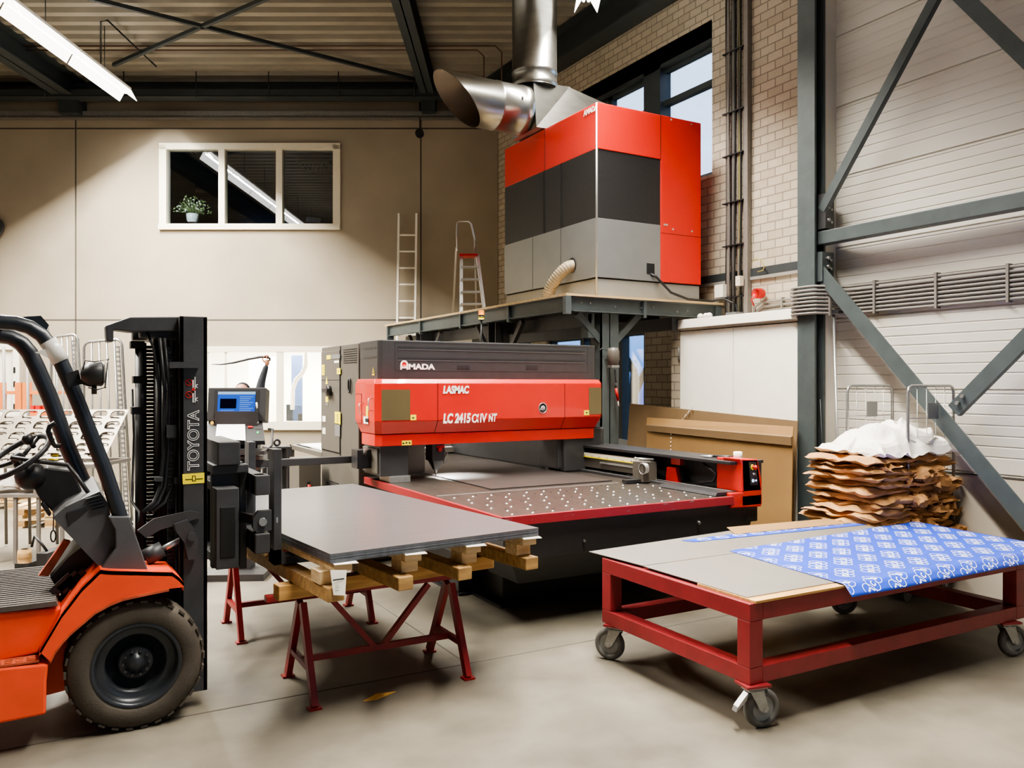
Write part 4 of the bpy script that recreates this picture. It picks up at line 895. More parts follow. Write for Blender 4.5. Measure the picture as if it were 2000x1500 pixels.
for i in range(16): z=.72-i*.022; c.box(2.594,2.599,8.28,8.72,z-.007,z)
c.build('vent_slots',ec)
def st(key,x0,y0,x1,y1,tgt,nm='sticker',lab=None):
    a=xp(x0,y1,2.586); b_=xp(x1,y0,2.586); c=m_(key); c.box(2.5845,2.5875,a.y,b_.y,a.z,b_.z); 
    if key=='yellow': c.use('dark'); my=(a.y+b_.y)/2; c.box(2.584,2.5845,my-.008,my+.008,a.z+.02,b_.z-.02)
    return c.build(nm,tgt,label=lab)
for (k,x0,y0,x1,y1) in (('yellow',629,712,634,733),('yellow',658,719,665,731),('yellow',636,775,641,785),('yellow',654,805,665,828),('lgrey',654,828,664,851),('white',630,813,636,823),('wframe',630,836,636,847),('white',653,704,662,709),('galv',636,787,641,792)): st(k,x0,y0,x1,y1,dr)
a=xp(638,750,2.586); c=m_('yellow'); c.hull4([(2.585,a.y-.04,a.z),(2.585,a.y+.04,a.z),(2.585,a.y,a.z+.08)],[(2.5875,a.y-.04,a.z),(2.5875,a.y+.04,a.z),(2.5875,a.y,a.z+.08)]); c.build('warning_triangle',dr)
c=m_('wlet'); a=xp(663.5,700,2.586); c.use('yellow'); b_=xp(638,701,2.586); m0=xp(645,701,2.586); c.box(2.5845,2.5875,xp(646,0,2.586).y,xp(638,0,2.586).y,a.z-.0,a.z+.045); c.use('lgrey'); c.box(2.5845,2.5875,xp(664,0,2.586).y,xp(647,0,2.586).y,a.z,a.z+.045); c.build('name_plate',dr)
# ================================================================ CONSOLE
TC=RB @ Matrix.Translation((bl(462,7.5),7.5,0)) @ Matrix.Rotation(math.radians(4),4,'Z')
cs=thing('control_console','dark operator console with a lit blue screen behind the forklift carriage','control console',TC@Vector((0,0,0)))
T2=TC @ Matrix.Translation((0,0,1.57)) @ Matrix.Rotation(math.radians(-10),4,'X')
c=M(T2).use('blk2'); c.box(-.26,.26,0,.16,-.16,.15); mo=c.build('monitor',cs,bevel=.008)
c=M(T2).use('black'); c.box(-.20,.20,-.004,.0,-.125,.125); c.build('bezel',mo)
c=M(T2).use('scrB'); c.box(-.168,.168,-.007,-.004,-.115,.11); c.use('scrW'); c.box(-.168,.168,-.009,-.007,.085,.11); c.box(-.168,.168,-.009,-.007,-.115,-.10); c.use('scrK'); c.box(-.145,.0,-.009,-.007,-.045,.045)
c.use('scrL')
for i in range(8): c.box(.03,.15-(i%3)*.02,-.0085,-.007,.06-i*.018,.066-i*.018)
for i in range(3): c.box(-.14,-.02+i*.05,-.0085,-.007,-.065-i*.012,-.061-i*.012)
c.build('screen',mo,label='lit blue screen')
T3=TC @ Matrix.Translation((.0,-.06,1.36)) @ Matrix.Rotation(math.radians(-52),4,'X')
c=M(T3).use('blk2'); c.hull4([(-.26,0,-.19),(.30,0,-.19),(.30,.05,-.19),(-.26,.05,-.19)],[(-.25,0,.08),(.23,0,.08),(.23,.05,.08),(-.25,.05,.08)]); kp=c.build('key_panel',cs,bevel=.004)
c=M(T3).use('alu'); c.cyl((.19,-.002,.045),(.19,-.02,.045),.018,14); c.cyl((.13,-.002,.05),(.13,-.02,.05),.014,14); c.use('ledo'); c.cyl((-.21,-.002,.045),(-.21,-.02,.045),.014,12); c.cyl((.19,-.02,.045),(.19,-.024,.045),.01,10); c.use('rede'); c.box(.12,.16,-.012,0,-.02,.0); c.use('ledg'); c.cyl((.22,-.001,-.08),(.22,-.008,-.08),.010,10); c.use('galv'); c.box(.18,.25,-.006,0,-.03,-.026); c.build('buttons',kp)
c=M(TC).use('blk2'); c.box(-.22,.33,-.36,-.06,1.13,1.165); c.use('black')
for i in range(11):
    for j in range(4): c.box(-.0+i*.026,.020+i*.026,-.34+j*.03,-.316+j*.03,1.165,1.175)
c.build('keyboard_shelf',cs)
c=M(TC).use('lgrey'); c.box(-.12,.25,-.2,.1,.98,1.10); c.use('blk2'); c.box(-.06,.14,-.05,.12,.0,.99); c.box(-.25,.3,-.25,.3,0,.06); c.box(-.18,.2,-.05,.08,1.1,1.5); c.build('pedestal',cs)
c=M(TC).use('black'); c.tube([(.30,-.05,1.34),(.35,-.12,1.34),(.36,-.2,1.2),(.33,-.24,1.16)],.011,8); c.build('side_handle',cs)
c=M(T3).use('paper'); c.hull4([(-.135,-.006,-.165),(.135,-.006,-.19),(.135,-.003,-.19),(-.135,-.003,-.165)],[(-.17,-.014,.085),(.075,-.014,.085),(.075,-.011,.085),(-.17,-.011,.085)]); c.build('paper_sheets',label='bright white paper lying on the key panel of the console',cat='paper')
pn=m_('white'); a=dp(502,798,7.45); b_=dp(500,790,7.45); pn.cyl(a,dp(501,786,7.45),.008,8); pn.build('marker_pen',label='small white marker standing in the holder beside the blue screen',cat='pen')
# ================================================================ CART AND BENCH BEHIND
bt=thing('work_table','steel framed light table behind the machine cabinet with a bright white top','table',B(-3.4,12.3,0))
T=RB @ Matrix.Translation((-3.45,12.0,0))
c=M(T).use('cabgrey'); z=.90; 
c=m_('cabgrey'); P1=zp(568,868,1.0);
def zt(px,py,z): return zp(px,py,z)
a,b_,d,e=zp(566,868,.93),zp(700,862,.93),zp(700,892,.93),zp(640,886,.93)
TB=Matrix.Translation((a.x,a.y,0)) 
# table rectangle in machine axes: far left corner at a
x0,y1=a.x,a.y; x1=x0+2.2; y0=y1-1.55
c=m_('cabgrey'); 
c.box(x0,x1,y0,y0+.05,.87,.93); c.box(x0,x1,y1-.05,y1,.87,.93); c.box(x0,x0+.05,y0,y1,.87,.93); c.box(x1-.05,x1,y0,y1,.87,.93); c.box(x0,x1,y0,y0+.04,.25,.29); c.box(x0,x0+.04,y0,y1,.25,.29); c.box(x0,x1,y1-.04,y1,.25,.29); c.build('frame',bt)
for x in (x0,x1-.05):
    for y in (y0,y1-.05): c=m_('cabgrey'); c.box(x,x+.05,y,y+.05,.10,.87); c.use('wheelg'); c.cyl((x+.01,y+.02,.05),(x+.045,y+.02,.05),.05,14); c.build('leg',bt)
c=m_('paper'); c.box(x0+.12,x1-.06,y0+.06,y1-.06,.925,.94); c.build('table_top',bt,label='bright white top sheet')
gb=thing('cabinet_box','low grey cabinet with a red handle standing left of the tall cabinet','cabinet',(2.35,9.2,0))
p0=zp(584,945,.45)
c=m_('cabgrey'); xq=2.2; ya=yp(584,0,9.3).x
xl=yp(584,940,8.6).x; xr=yp(627,940,8.6).x
c.box(xl,xr,8.6,9.0,.03,.95); c.build('body',gb,bevel=.005)
c=m_('black'); c.box(xl+.085,xl+.11,8.58,8.6,.5,.72); c.use('rede'); c.cyl((xl+.10,8.57,.62),(xl+.10,8.57,.69),.018,8); c.cyl((xl+.10,8.57,.53),(xl+.10,8.57,.60),.014,8); c.use('white'); c.sphere((xl+.11,8.57,.49),.018,8); c.build('handle',gb,label='red and black handle')
sh=thing('side_trolley','small dark shelf trolley with a tape roll on it between console and cabinet','trolley',(2.0,9.6,0))
xa=yp(540,0,9.6).x; xb=yp(570,0,9.6).x
c=m_('redt'); c.use('mast'); c.box(xa-.1,xb,9.6,9.9,1.0,1.02); c.box(xa-.1,xb,9.6,9.9,.80,.82); c.box(xa-.1,xb,9.6,9.9,.14,.16); c.build('shelf',sh)
for x in (xa-.1,xb-.05): c=m_('mast'); c.box(x,x+.05,9.6,9.65,.0,1.0); c.build('leg',sh); c=m_('mast'); c.box(x,x+.05,9.85,9.9,.0,1.0); c.build('leg',sh)
c=m_('black'); p=Vector(((xa+xb)/2-.06,9.7,1.065)); c.tube([p+Vector((math.cos(t*PI/10)*.032,0,math.sin(t*PI/10)*.032)) for t in range(20)],.014,8,closed=True); c.build('tape_roll',label='dark tape roll standing on the small shelf trolley',cat='tape')
# ================================================================ PLATFORM
PX,PY,PZ=4.70,7.18,2.70
pf=thing('mezzanine_platform','dark steel platform on posts carrying the large red and grey unit','platform',(5.6,9.5,0))
c=m_('ply'); c.box(PX-.02,6.88,PY-.02,12.5,PZ-.025,PZ); c.build('deck',pf)
c=m_('steel')
for z in (PZ-.035,PZ-.185): c.box(PX,6.86,PY,PY+.08,z,z+.01)
c.box(PX,6.86,PY+.03,PY+.042,PZ-.185,PZ-.025)
for px in (1260,): x=yp(px,0,PY).x; c.box(x-.02,x+.02,PY-.005,PY+.04,PZ-.22,PZ-.02)
c.box(PX-.035,PX+.035,PY-.03,PY+.03,PZ-.22,PZ-.03); c.box(6.78,6.86,PY-.01,PY+.06,PZ-.23,PZ-.02); c.build('front_beam',pf,bevel=.003)
c=m_('steel'); c.box(PX,PX+.08,PY,12.45,PZ-.185,PZ-.175); c.box(PX,PX+.08,PY,12.45,PZ-.035,PZ-.025); c.box(PX+.03,PX+.042,PY,12.45,PZ-.185,PZ-.025)
for y in (8.45,9.75,11.1): c.box(PX-.008,PX+.04,y-.02,y+.02,PZ-.22,PZ-.03)
c.box(PX-.01,PX+.1,12.4,12.45,PZ-.3,PZ-.03); c.build('side_beam',pf,bevel=.003)
for y in (8.3,9.4,10.5,11.6): c=m_('mast'); c.box(PX+.05,6.86,y,y+.08,PZ-.17,PZ-.03); c.build('joist',pf)
c=m_('mast'); c.box(PX+.3,PX+.38,PY+.1,12.4,PZ-.33,PZ-.185); c.box(6.2,6.28,PY+.1,12.4,PZ-.33,PZ-.185); c.build('under_beam',pf)
c=m_('galv')
for px,py in ((1137,572),(1204,583),(1155,583),(1255,582),(1278,584),(1325,590),(1345,591)):
    a=yp(px,py,PY-.0); zz=PZ-.09 if px not in (1137,) else PZ-.09; c.cyl((a.x,PY+.03,zz-.02*(px%3)),(a.x,PY+.015,zz-.02*(px%3)),.008,8)
c.build('bolt',pf)
xa=yp(1166,0,7.3).x; xb=yp(1204,0,7.3).x
def post(x0,x1,y0,y1,key='steel'):
    c=m_(key); c.box(x0,x1,y0,y0+.012,0,PZ-.185); c.box(x0,x1,y1-.012,y1,0,PZ-.185); m=(x0+x1)/2; c.box(m-.006,m+.006,y0,y1,0,PZ-.185)
    if key=='steel': c.box(x0,x0+.02,y0,y1,0,PZ-.185)
    return c.build('post',pf)
post(xa+.02,xb,7.26,7.46)
c=m_('steel'); c.bar(yp(1127,612,7.3),yp(1172,666,7.3),.07,.05,up=(0,1,0)); c.build('knee_brace',pf)
c=m_('steel'); c.bar(yp(1252,610,7.3),yp(1200,668,7.3),.07,.05,up=(0,1,0)); c.build('knee_brace',pf); c=m_('steel'); c.box(yp(1150,0,7.3).x-.02,yp(1150,0,7.3).x+.06,7.28,7.42,2.25,PZ-.19); c.build('post_bracket',pf)
for y in (8.95,11.3):
    post(PX+.1,PX+.3,y,y+.2,'mast')
    for s in (-1,1): c=m_('mast'); c.bar((PX+.2,y+.1+s*.6,PZ-.2),(PX+.2,y+.1+s*.1,PZ-.75),.06,.05,up=(1,0,0)); c.build('knee_brace',pf)
post(6.5,6.7,11.3,11.5,'mast')
# beacon
bc=thing('signal_beacon','small amber beacon with yellow band in front of the platform edge','lamp',(0,0,0)); bc.location=xp(940,617,4.55)
p=xp(940,617,4.55); s_=.0062
c=m_('amber'); c.lathe([(.034,.01),(.036,.05),(.034,.065),(.001,.068)],(p.x,p.y,p.z),'Z',16); c.build('lens',bc)
c=m_('black'); c.lathe([(.036,-.012),(.036,.01)],p,'Z',16); c.cyl(p+Vector((0,0,-.055)),p+Vector((0,0,-.045)),.037,16); c.cyl(p+Vector((0,0,-.5)),p+Vector((0,0,-.05)),.012,8); c.build('holder',bc)
c=m_('yellow'); c.lathe([(.035,-.045),(.035,-.012)],p,'Z',16); c.build('band',bc)
# ================================================================ CHILLER UNIT
cu=thing('cooling_unit','tall red, black and grey cooling unit standing on the steel platform','machine',(5.83,8.2,PZ))
X0,X1,Y0_,Y1_=5.115,6.60,7.24,9.30; 
zt,zr,zg,zb_,z0=4.79,4.29,3.545,2.905,2.70
xs=6.0
c=m_('redm2'); c.box(X0+.01,xs,Y0_,Y1_,zr,zt); c.box(xs,X1,Y0_,Y1_,zb_,zt); c.box(X0+.2,xs,Y0_+.6,Y1_,zb_,zr); rp=c.build('red_panels',cu,bevel=.006)
c=m_('basegrey'); c.box(X0+.03,X1-.02,Y0_+.02,Y1_-.02,zt,zt+.006); c.build('bounce_cover',cu)  # unseen grey cover added to keep red bounce light off the brickwork
c=m_('mesh'); c.box(X0+.01,xs,Y0_+.008,Y0_+.5,zg,zr); c.box(X0+.008,X0+.3,Y0_+.02,Y1_-.01,zg,zr); gr=c.build('black_grille',cu)
c=m_('dark'); 
for px in (1062,1096): 
    y=xp(px if px!=1096 else 1096,0,X0).y; c.box(X0+.004,X0+.008,y-.02,y+.02,zg,zr)
c.build('grille_bar',gr)
c=m_('lgrey'); c.box(X0+.01,xs,Y0_+.004,Y0_+.5,zb_,zg); c.box(X0+.004,X0+.3,Y0_+.02,Y1_,zb_,zg); c.build('grey_panels',cu,bevel=.004)
c=m_('basegrey'); c.box(X0+.02,X1-.01,Y0_+.02,Y1_-.02,z0,zb_-.015); c.use('dark'); c.box(X0+.03,X1-.02,Y0_+.03,Y1_-.03,zb_-.015,zb_); c.build('base',cu)
c=m_('alu'); c.cyl((X0+.012,Y0_+.012,z0+.02),(X0+.012,Y0_+.012,zt-.005),.012,10); c.build('corner_trim',cu)
c=m_('dark'); 
y1=xp(1063,0,X0).y; c.box(X0+.007,X0+.012,y1-.003,y1+.003,zr,zt); c.box(xs-.003,xs+.003,Y0_-.001,Y0_+.003,zr,zt); c.box(xs,X1,Y0_-.001,Y0_,zg-.09,zg-.085)
for px in (1040,1095): y=xp(px,0,X0).y; c.box(X0+.002,X0+.006,y-.002,y+.002,zb_,zg)
c.build('panel_seams',cu)
c=m_('alu')
for px,py in ((1311,234),(1350,243),(1314,448),(1351,452)): q=yp(px,py,Y0_); c.cyl((q.x,Y0_,q.z),(q.x,Y0_-.008,q.z),.011,8)
q=yp(1300,439,Y0_); c.box(q.x-.03,q.x+.03,Y0_-.004,Y0_,q.z-.01,q.z+.01); c.build('quarter_turn_lock',cu)
c=m_('white'); a=xp(1156,207,X0); 
q=xp(1156,217,X0+.004); c.text('AMADA',.085,MX((X0+.006,xp(1139,0,X0).y,q.z-.01),(0,-1,0),(0,0,1)),sx=.85,bold=.003); c.build('brand_lettering',cu)
c=m_('dark'); q=yp(1271,525,Y0_); c.box(q.x-.055,q.x+.055,Y0_-.0,Y0_+.01,q.z-.06,q.z+.06); c.build('cable_opening',cu)
hy=xp(1117,522,X0).y; hz=xp(1117,518,X0).z
c=m_('black'); c.lathe([(.085,0),(.085,-.006),(.072,-.006)],(X0+.004,hy,hz),'X',24); c.use('dark'); c.lathe([(.075,-.001),(.075,-.003)],(X0+.004,hy,hz),'X',24); c.build('hose_port',cu)
pts=[]; 
P_=[Vector((X0+.05,hy,hz)),Vector((X0-.06,hy+.01,hz-.03)),Vector((X0-.13,hy+.08,hz-.12)),Vector((X0-.17,hy+.17,hz-.24)),Vector((X0-.19,hy+.22,hz-.36))]
N=60; rs=[]
for i in range(N+1):
    t=i/N*(len(P_)-1); k=min(int(t),len(P_)-2); f=t-k
    p0=P_[max(k-1,0)];p1=P_[k];p2=P_[k+1];p3=P_[min(k+2,len(P_)-1)]
    pts.append(.5*((2*p1)+(p2-p0)*f+(2*p0-5*p1+4*p2-p3)*f*f+(3*p1-p0-3*p2+p3)*f**3)); rs.append(.066+(.006 if i%3==0 else -.002))
c=m_('hose'); c.tube(pts,rs,16); c.build('ribbed_hose',cu)
c=m_('cable'); q=yp(1271,535,Y0_); c.tube([(q.x,Y0_+.01,q.z),(q.x+.05,Y0_-.03,q.z-.03),(q.x+.25,Y0_-.05,q.z-.2),(q.x+.5,Y0_-.05,PZ+.02),(6.75,Y0_-.02,PZ+.02),(6.86,Y0_-.1,PZ+.05),(6.9,Y0_-.25,PZ-.03),(6.9,Y0_-.3,PZ-.2)],.014,8); c.build('power_cable',cu)
# ================================================================ DUCT
dc=thing('exhaust_duct','large shiny round duct with an open mitred mouth above the red unit','duct',(5.15,8.6,4.8))
DY,DZ,R=8.62,5.07,.285
c=m_('duct'); NS=40; vs=[];fs=[]
def cut(a): # mitred mouth: the top reaches furthest out
    return 3.98-.27*math.sin(a)
ring_x=[None,4.42,4.80,5.02]
def ringv(x,r): return [(x,DY+math.cos(2*PI*j/NS)*r,DZ+math.sin(2*PI*j/NS)*r) for j in range(NS)]
v0=[(cut(2*PI*j/NS)+.13,DY+math.cos(2*PI*j/NS)*R,DZ+math.sin(2*PI*j/NS)*R) for j in range(NS)]
rings=[v0,ringv(4.58,R),ringv(4.59,R+.006),ringv(4.62,R+.006),ringv(4.63,R),ringv(4.9,R+.004),ringv(4.91,R+.012),ringv(5.0,R+.012),ringv(5.01,R-.01)]
vs=[p for r_ in rings for p in r_]; fs=[(i*NS+j,i*NS+(j+1)%NS,(i+1)*NS+(j+1)%NS,(i+1)*NS+j) for i in range(len(rings)-1) for j in range(NS)]
c.smooth=True; c.add(vs,fs); c.smooth=False
c.use('ductin'); vi=[(p[0],DY+(p[1]-DY)*.985,DZ+(p[2]-DZ)*.985) for p in v0]+[(5.0,DY+(p[1]-DY)*.985,DZ+(p[2]-DZ)*.985) for p in v0]
c.smooth=True; c.add(vi,[(j,NS+j,NS+(j+1)%NS,(j+1)%NS) for j in range(NS)]); c.smooth=False
c.use('dark'); c.add(ringv(5.0,R*.98),[tuple(range(NS))]); c.use('black'); c.box(4.82,4.84,DY-R-.012,DY-R,DZ+.02,DZ+.06); c.build('mitred_spout',dc)
c=m_('duct'); 
VXc,VYc=5.15,8.62; vx=yp(1044,100,8.62).x; c.lathe([(.275,5.36),(.283,5.37),(.283,5.42),(.275,5.43),(.275,5.52),(.281,5.53),(.281,5.56),(.275,5.57),(.275,7.12)],(vx,8.62,0),'Z',44); c.build('vertical_pipe',dc)
# transition box
lo=[(5.02,8.33,4.80),(6.3,8.2,4.80),(6.3,8.95,4.80),(5.02,8.92,4.80)]; hi=[(5.02,8.40,5.36),(5.55,8.42,5.40),(5.55,8.85,5.40),(5.02,8.85,5.36)]
c=m_('duct'); c.hull4(lo,hi); c.hull4([(5.55,8.40,4.80),(6.3,8.2,4.80),(6.3,8.95,4.80),(5.55,8.85,4.80)],[(5.5,8.42,5.40),(6.3,8.2,5.12),(6.3,8.95,5.12),(5.5,8.85,5.40)]); c.build('transition_box',dc)
# ================================================================ LADDERS
ld=thing('ladder','straight aluminium ladder leaning on the end wall behind the platform','ladder',B(bl(793,14.2),14.2,0))
a0=bl(776,14.3); a1=bl(811,14.3); ztop=bz(415,14.4)
for a in (a0,a1): c=M(RB).use('white'); c.bar((a,14.0,0),(a,14.5,ztop),.035,.06,up=(0,1,0)); c.build('rail',ld)
nr=16
for i in range(nr):
    z=.25+i*.295
    if z>ztop-.1: break
    c=M(RB).use('white'); y=14.0+.5*z/ztop; c.cyl((a0,y,z),(a1,y,z),.016,8); c.build('rung',ld)
sl=thing('stepladder','folding aluminium stepladder with a red top step standing on the platform','stepladder',(4.95,10.4,PZ))
TD=11.3
def q_(px,py,dd=0): return dp(px,py,TD+dd)
# stepladder stands on deck; feet at PZ
zf=PZ; base=B(bl(917,TD),TD,0)
TL=RB @ Matrix.Translation((bl(915,TD),TD,PZ))
pxm=TD/FPX
def L(px,h,dd=0): return ((px-915)*pxm,dd,h)
hs=bz(497,TD)-PZ; ht=bz(432,TD)-PZ
for s,(pt,pb) in enumerate(((901,903),(932,948))):
    c=M(TL).use('alu'); c.bar(L(pb,0,-.25),L(pt,hs,0),.045,.022); c.build('front_rail',sl)
    c=M(TL).use('alu'); c.bar(L((880,928)[s],0,.45),L((891,927)[s],hs+.1,0),.025,.02); c.build('rear_leg',sl)
c=M(TL).use('alu'); c.tube([L(893,hs+.05,0),L(892,hs+.3,0),L(893,ht-.02,0),L(897,ht,0),L(915,ht,0),L(920,ht-.03,0),L(927,ht-.25,0),L(928,hs,0)],.011,8); c.build('hand_loop',sl)
c=M(TL).use('rede'); c.box(*[(898-915)*pxm,(933-915)*pxm],-.08,.14,hs-.03,hs); c.build('top_step',sl,label='red top step')
for i,py in enumerate((523,548,573,597)):
    z=bz(py,TD)-PZ
    if z<0.03: z=.06
    c=M(TL).use('alu'); f=z/hs; c.box((902-915)*pxm,((946-(946-933)*f)-915)*pxm,-.25*(1-f)-.05,-.25*(1-f)+.05,z-.012,z+.012); c.build('step',sl)
# ================================================================ BALANCER ON THE POST
bq=thing('spring_balancer','grey tool balancer on the platform post with a red tool hanging from it','balancer',yp(1198,680,7.12))
p=yp(1198,697,7.12); c=m_('cabgrey'); c.lathe([(.001,.10),(.05,.095),(.065,.06),(.067,-.03),(.05,-.08),(.03,-.1),(.001,-.1)],p,'Z',20); c.use('galv'); c.box(p.x-.05,p.x+.05,7.08,7.16,p.z-.115,p.z-.09); c.box(p.x-.02,p.x+.02,7.15,7.27,p.z-.02,p.z+.02); c.build('housing',bq)
c=m_('cable'); a=yp(1201,722,7.12); b_=yp(1203,750,7.12); c.cyl(a,b_,.006,6); c.tube([yp(1168,690,7.2),yp(1175,680,7.2),yp(1188,686,7.15)],.005,6); c.build('cord',bq)
c=m_('rede'); c.cyl(yp(1203,758,7.12),yp(1207,782,7.12),.016,10); c.use('white'); c.cyl(yp(1207,782,7.12),yp(1208,793,7.12),.008,8); c.use('blk2'); c.cyl(yp(1203,748,7.12),yp(1203,758,7.12),.011,8); c.build('hanging_tool',bq,label='red hanging tool')
# ================================================================ WHITE ENCLOSURE
we=thing('white_cabinet','large white double door cupboard with overhanging roof beside the steel column','cupboard',(6.63,6.5,0))
FX=6.35
c=m_('brick'); c.box(FX,6.94,7.34,7.47,0,2.39); c.build('brick_side',we)
c=m_('white'); c.box(FX+.03,6.94,5.58,7.34,.02,2.39); c.build('body',we)
c=m_('white'); c.box(FX-.06,6.94,5.565,7.50,2.385,2.485); c.build('roof_board',we,bevel=.004)
for (ya,yb_) in ((5.6,6.46),(6.47,7.31)):
    c=m_('white'); c.box(FX-.005,FX+.03,ya,yb_,.06,2.35); d=c.build('door',we,bevel=.003)
c=m_('galv'); c.cyl((FX-.012,7.325,2.18),(FX-.012,7.325,2.03),.012,8); c.build('hinge',we)
c=m_('dark'); c.box(FX-.002,FX+.01,5.6,7.32,2.355,2.362); c.build('shadow_gap',we)
for i,(px,py) in enumerate(((1368,608),(1379,606),(1385,610))):
    p=xp(px,py,6.5); c=m_('foam'); c.sphere((p.x,p.y,2.525),.035,12,(1,1.2,1)); c.cyl((p.x,p.y,2.486),(p.x,p.y,2.52),.025,12); c.build('cable_gland',label='pale knob shaped cap on the cupboard roof, number %s from the wall corner'%('one','two','three')[i] if False else 'pale rounded cap lying on the white cupboard roof',cat='cap',group='pale caps on the cupboard roof')
# wall electrics
c=m_('white'); p=xp(1412,568,6.9); c.box(6.84,6.945,p.y-.06,p.y+.08,p.z-.08,p.z+.07); c.build('junction_box',label='white junction box on the brick wall left of the upright cables',cat='box')
c=m_('wframe'); p=xp(1445,548,6.84); c.box(6.80,6.86,p.y-.04,p.y+.03,p.z-.06,p.z+.05); c.cyl((6.80,p.y,p.z),(6.795,p.y,p.z),.015,10); c.build('wall_switch',label='small cream switch fixed on the upright cable bundle',cat='switch')
c=m_('rede'); p=xp(1482,573,6.85); c.lathe([(.05,0),(.058,.02),(.058,.09),(.045,.12)],(p.x-.06,p.y,p.z),'X',20); c.tube([(p.x,p.y,p.z-.02),(p.x-.01,p.y+.1,p.z-.06),(6.92,p.y+.14,p.z-.12)],.01,6); c.build('red_socket',label='red round plug socket on the brick wall above the white cupboard',cat='socket')
c=m_('cabley'); q=xp(1470,500,6.9); c.tube([xp(1470,512,6.9),xp(1476,505,6.88),xp(1487,508,6.86),xp(1493,520,6.87),xp(1490,528,6.9),xp(1480,531,6.9)],.006,6); c.build('loose_wire',label='loop of loose yellow green wire beside the upright cables',cat='wire')
c=m_('lgrey'); p=xp(1432,612,6.8); c.box(6.76,6.9,p.y-.08,p.y+.08,2.486,2.57); c.build('grey_box',label='small grey box where the cables meet the cupboard roof',cat='box')
# ================================================================ CARDBOARD BOARDS
c=m_('card2')
c.hull4([(6.14,5.50,.0),(6.15,5.50,.0),(6.15,8.15,.0),(6.14,8.15,.0)],[(6.235,5.50,1.395),(6.245,5.50,1.395),(6.25,8.12,1.51),(6.24,8.12,1.51)]); c.build('cardboard_sheet',label='tall dull brown cardboard sheet leaning behind the other one',cat='cardboard')
c=m_('card'); c.hull4([(6.06,5.43,.0),(6.07,5.43,.0),(6.07,7.60,.0),(6.06,7.60,.0)],[(6.09,5.43,1.25),(6.10,5.43,1.25),(6.10,7.60,1.27),(6.09,7.60,1.27)])
c.hull4([(6.085,5.43,1.245),(6.10,5.43,1.245),(6.10,7.60,1.265),(6.085,7.60,1.265)],[(6.13,5.46,1.345),(6.14,5.46,1.345),(6.15,7.66,1.355),(6.14,7.66,1.355)]); c.use('card2'); c.hull4([(6.07,5.43,1.17),(6.08,5.43,1.17),(6.08,7.55,1.20),(6.07,7.55,1.20)],[(6.065,5.43,1.25),(6.09,5.43,1.26),(6.09,7.6,1.28),(6.065,7.6,1.27)]); c.build('cardboard_sheet',label='golden brown cardboard sheet with a folded top edge leaning in front',cat='cardboard')  # darker band paints the fold's shading into the card colour
c=m_('foam'); 
for i in range(26): z_=.10+i*.043; c.bar((6.055+z_*.022,7.16,z_),(6.055+(z_+.018)*.022,7.16,z_+.018),.010,.006)
for i in range(4): z_=1.33+i*.045; c.bar((6.12+z_*.068,7.13-i*.05,z_),(6.12+(z_+.03)*.068,7.11-i*.05,z_+.032),.014,.008)
c.build('torn_strip',label='white perforated tear strip running up the cardboard sheets',cat='strip')
c=m_('lgrey'); c.prism([(8.05,.0),(8.55,.0),(8.5,1.05),(8.08,1.02)],'X',6.35,6.38); c.build('grey_board',label='small grey board standing on the floor behind the cardboard near the low window',cat='panel')
# ================================================================ RED TROLLEY
tx0,tx1,ty0,ty1=3.06,5.50,3.0,4.27
tt=thing('platform_trolley','low dark red steel trolley on four grey castors carrying sheets','trolley',((tx0+tx1)/2,(ty0+ty1)/2,0))
def rt(x0,x1,y0,y1,z0,z1,nm): c=m_('redt'); c.box(x0,x1,y0,y1,z0,z1); return c.build(nm,tt,bevel=.004)
w=.09
rt(tx0,tx0+w,ty0,ty1,.553,.643,'top_rail'); rt(tx1-w,tx1,ty0,ty1,.553,.643,'top_rail'); rt(tx0+w,tx1-w,ty0,ty0+w,.553,.643,'top_rail'); rt(tx0+w,tx1-w,ty1-w,ty1,.553,.643,'top_rail')
rt(tx0,tx0+w,ty0,ty1,.233,.318,'bottom_rail'); rt(tx1-w,tx1,ty0,ty1,.233,.318,'bottom_rail'); rt(tx0+w,tx1-w,ty0,ty0+w,.233,.318,'bottom_rail'); rt(tx0+w,tx1-w,ty1-w,ty1,.233,.318,'bottom_rail')
for x in (tx0,tx1-w):
    for y in (ty0,ty1-w): rt(x,x+w,y,y+w,.318,.553,'post')
def castor(x,y,rot,brake=False):
    T=Matrix.Translation((x,y,0)) @ Matrix.Rotation(rot,4,'Z')
    c=M(T).use('redt'); c.box(-.07,.07,-.06,.06,.221,.233); c.use('galv'); c.box(-.055,.055,-.05,.05,.213,.221)
    c.lathe([(.035,.20),(.035,.213)],(0,0,0),'Z',16)
    for s in (-1,1): c.prism([(-.04,.205),(.04,.205),(.07,.10),(.045,.085),(.02,.10)],'Y',s*.034-.003,s*.034+.003)
    c.box(-.045,.045,-.037,.037,.197,.205); c.cyl((.05,-.042,.1),(.05,.042,.1),.012,10)
    if brake: c.hull4([(-.05,-.02,.15),(-.05,.02,.15),(-.04,.02,.19),(-.04,-.02,.19)],[(-.11,-.02,.10),(-.11,.02,.10),(-.10,.02,.125),(-.10,-.02,.125)])
    o=c.build('castor',tt)
    c=M(T).use('wheelg'); c.lathe([(.064,-.022),(.085,-.022),(.096,-.016),(.1,-.006),(.1,.006),(.096,.016),(.085,.022),(.064,.022)],(.05,0,.1),'Y',36,closed=True)
    c.use('lgrey'); c.lathe([(.066,-.014),(.05,-.008),(.03,-.008),(.026,-.022),(.001,-.022)],(.05,0,.1),'Y',28); c.lathe([(.066,.014),(.05,.008),(.03,.008),(.026,.022),(.001,.022)],(.05,0,.1),'Y',28); c.build('wheel',o)
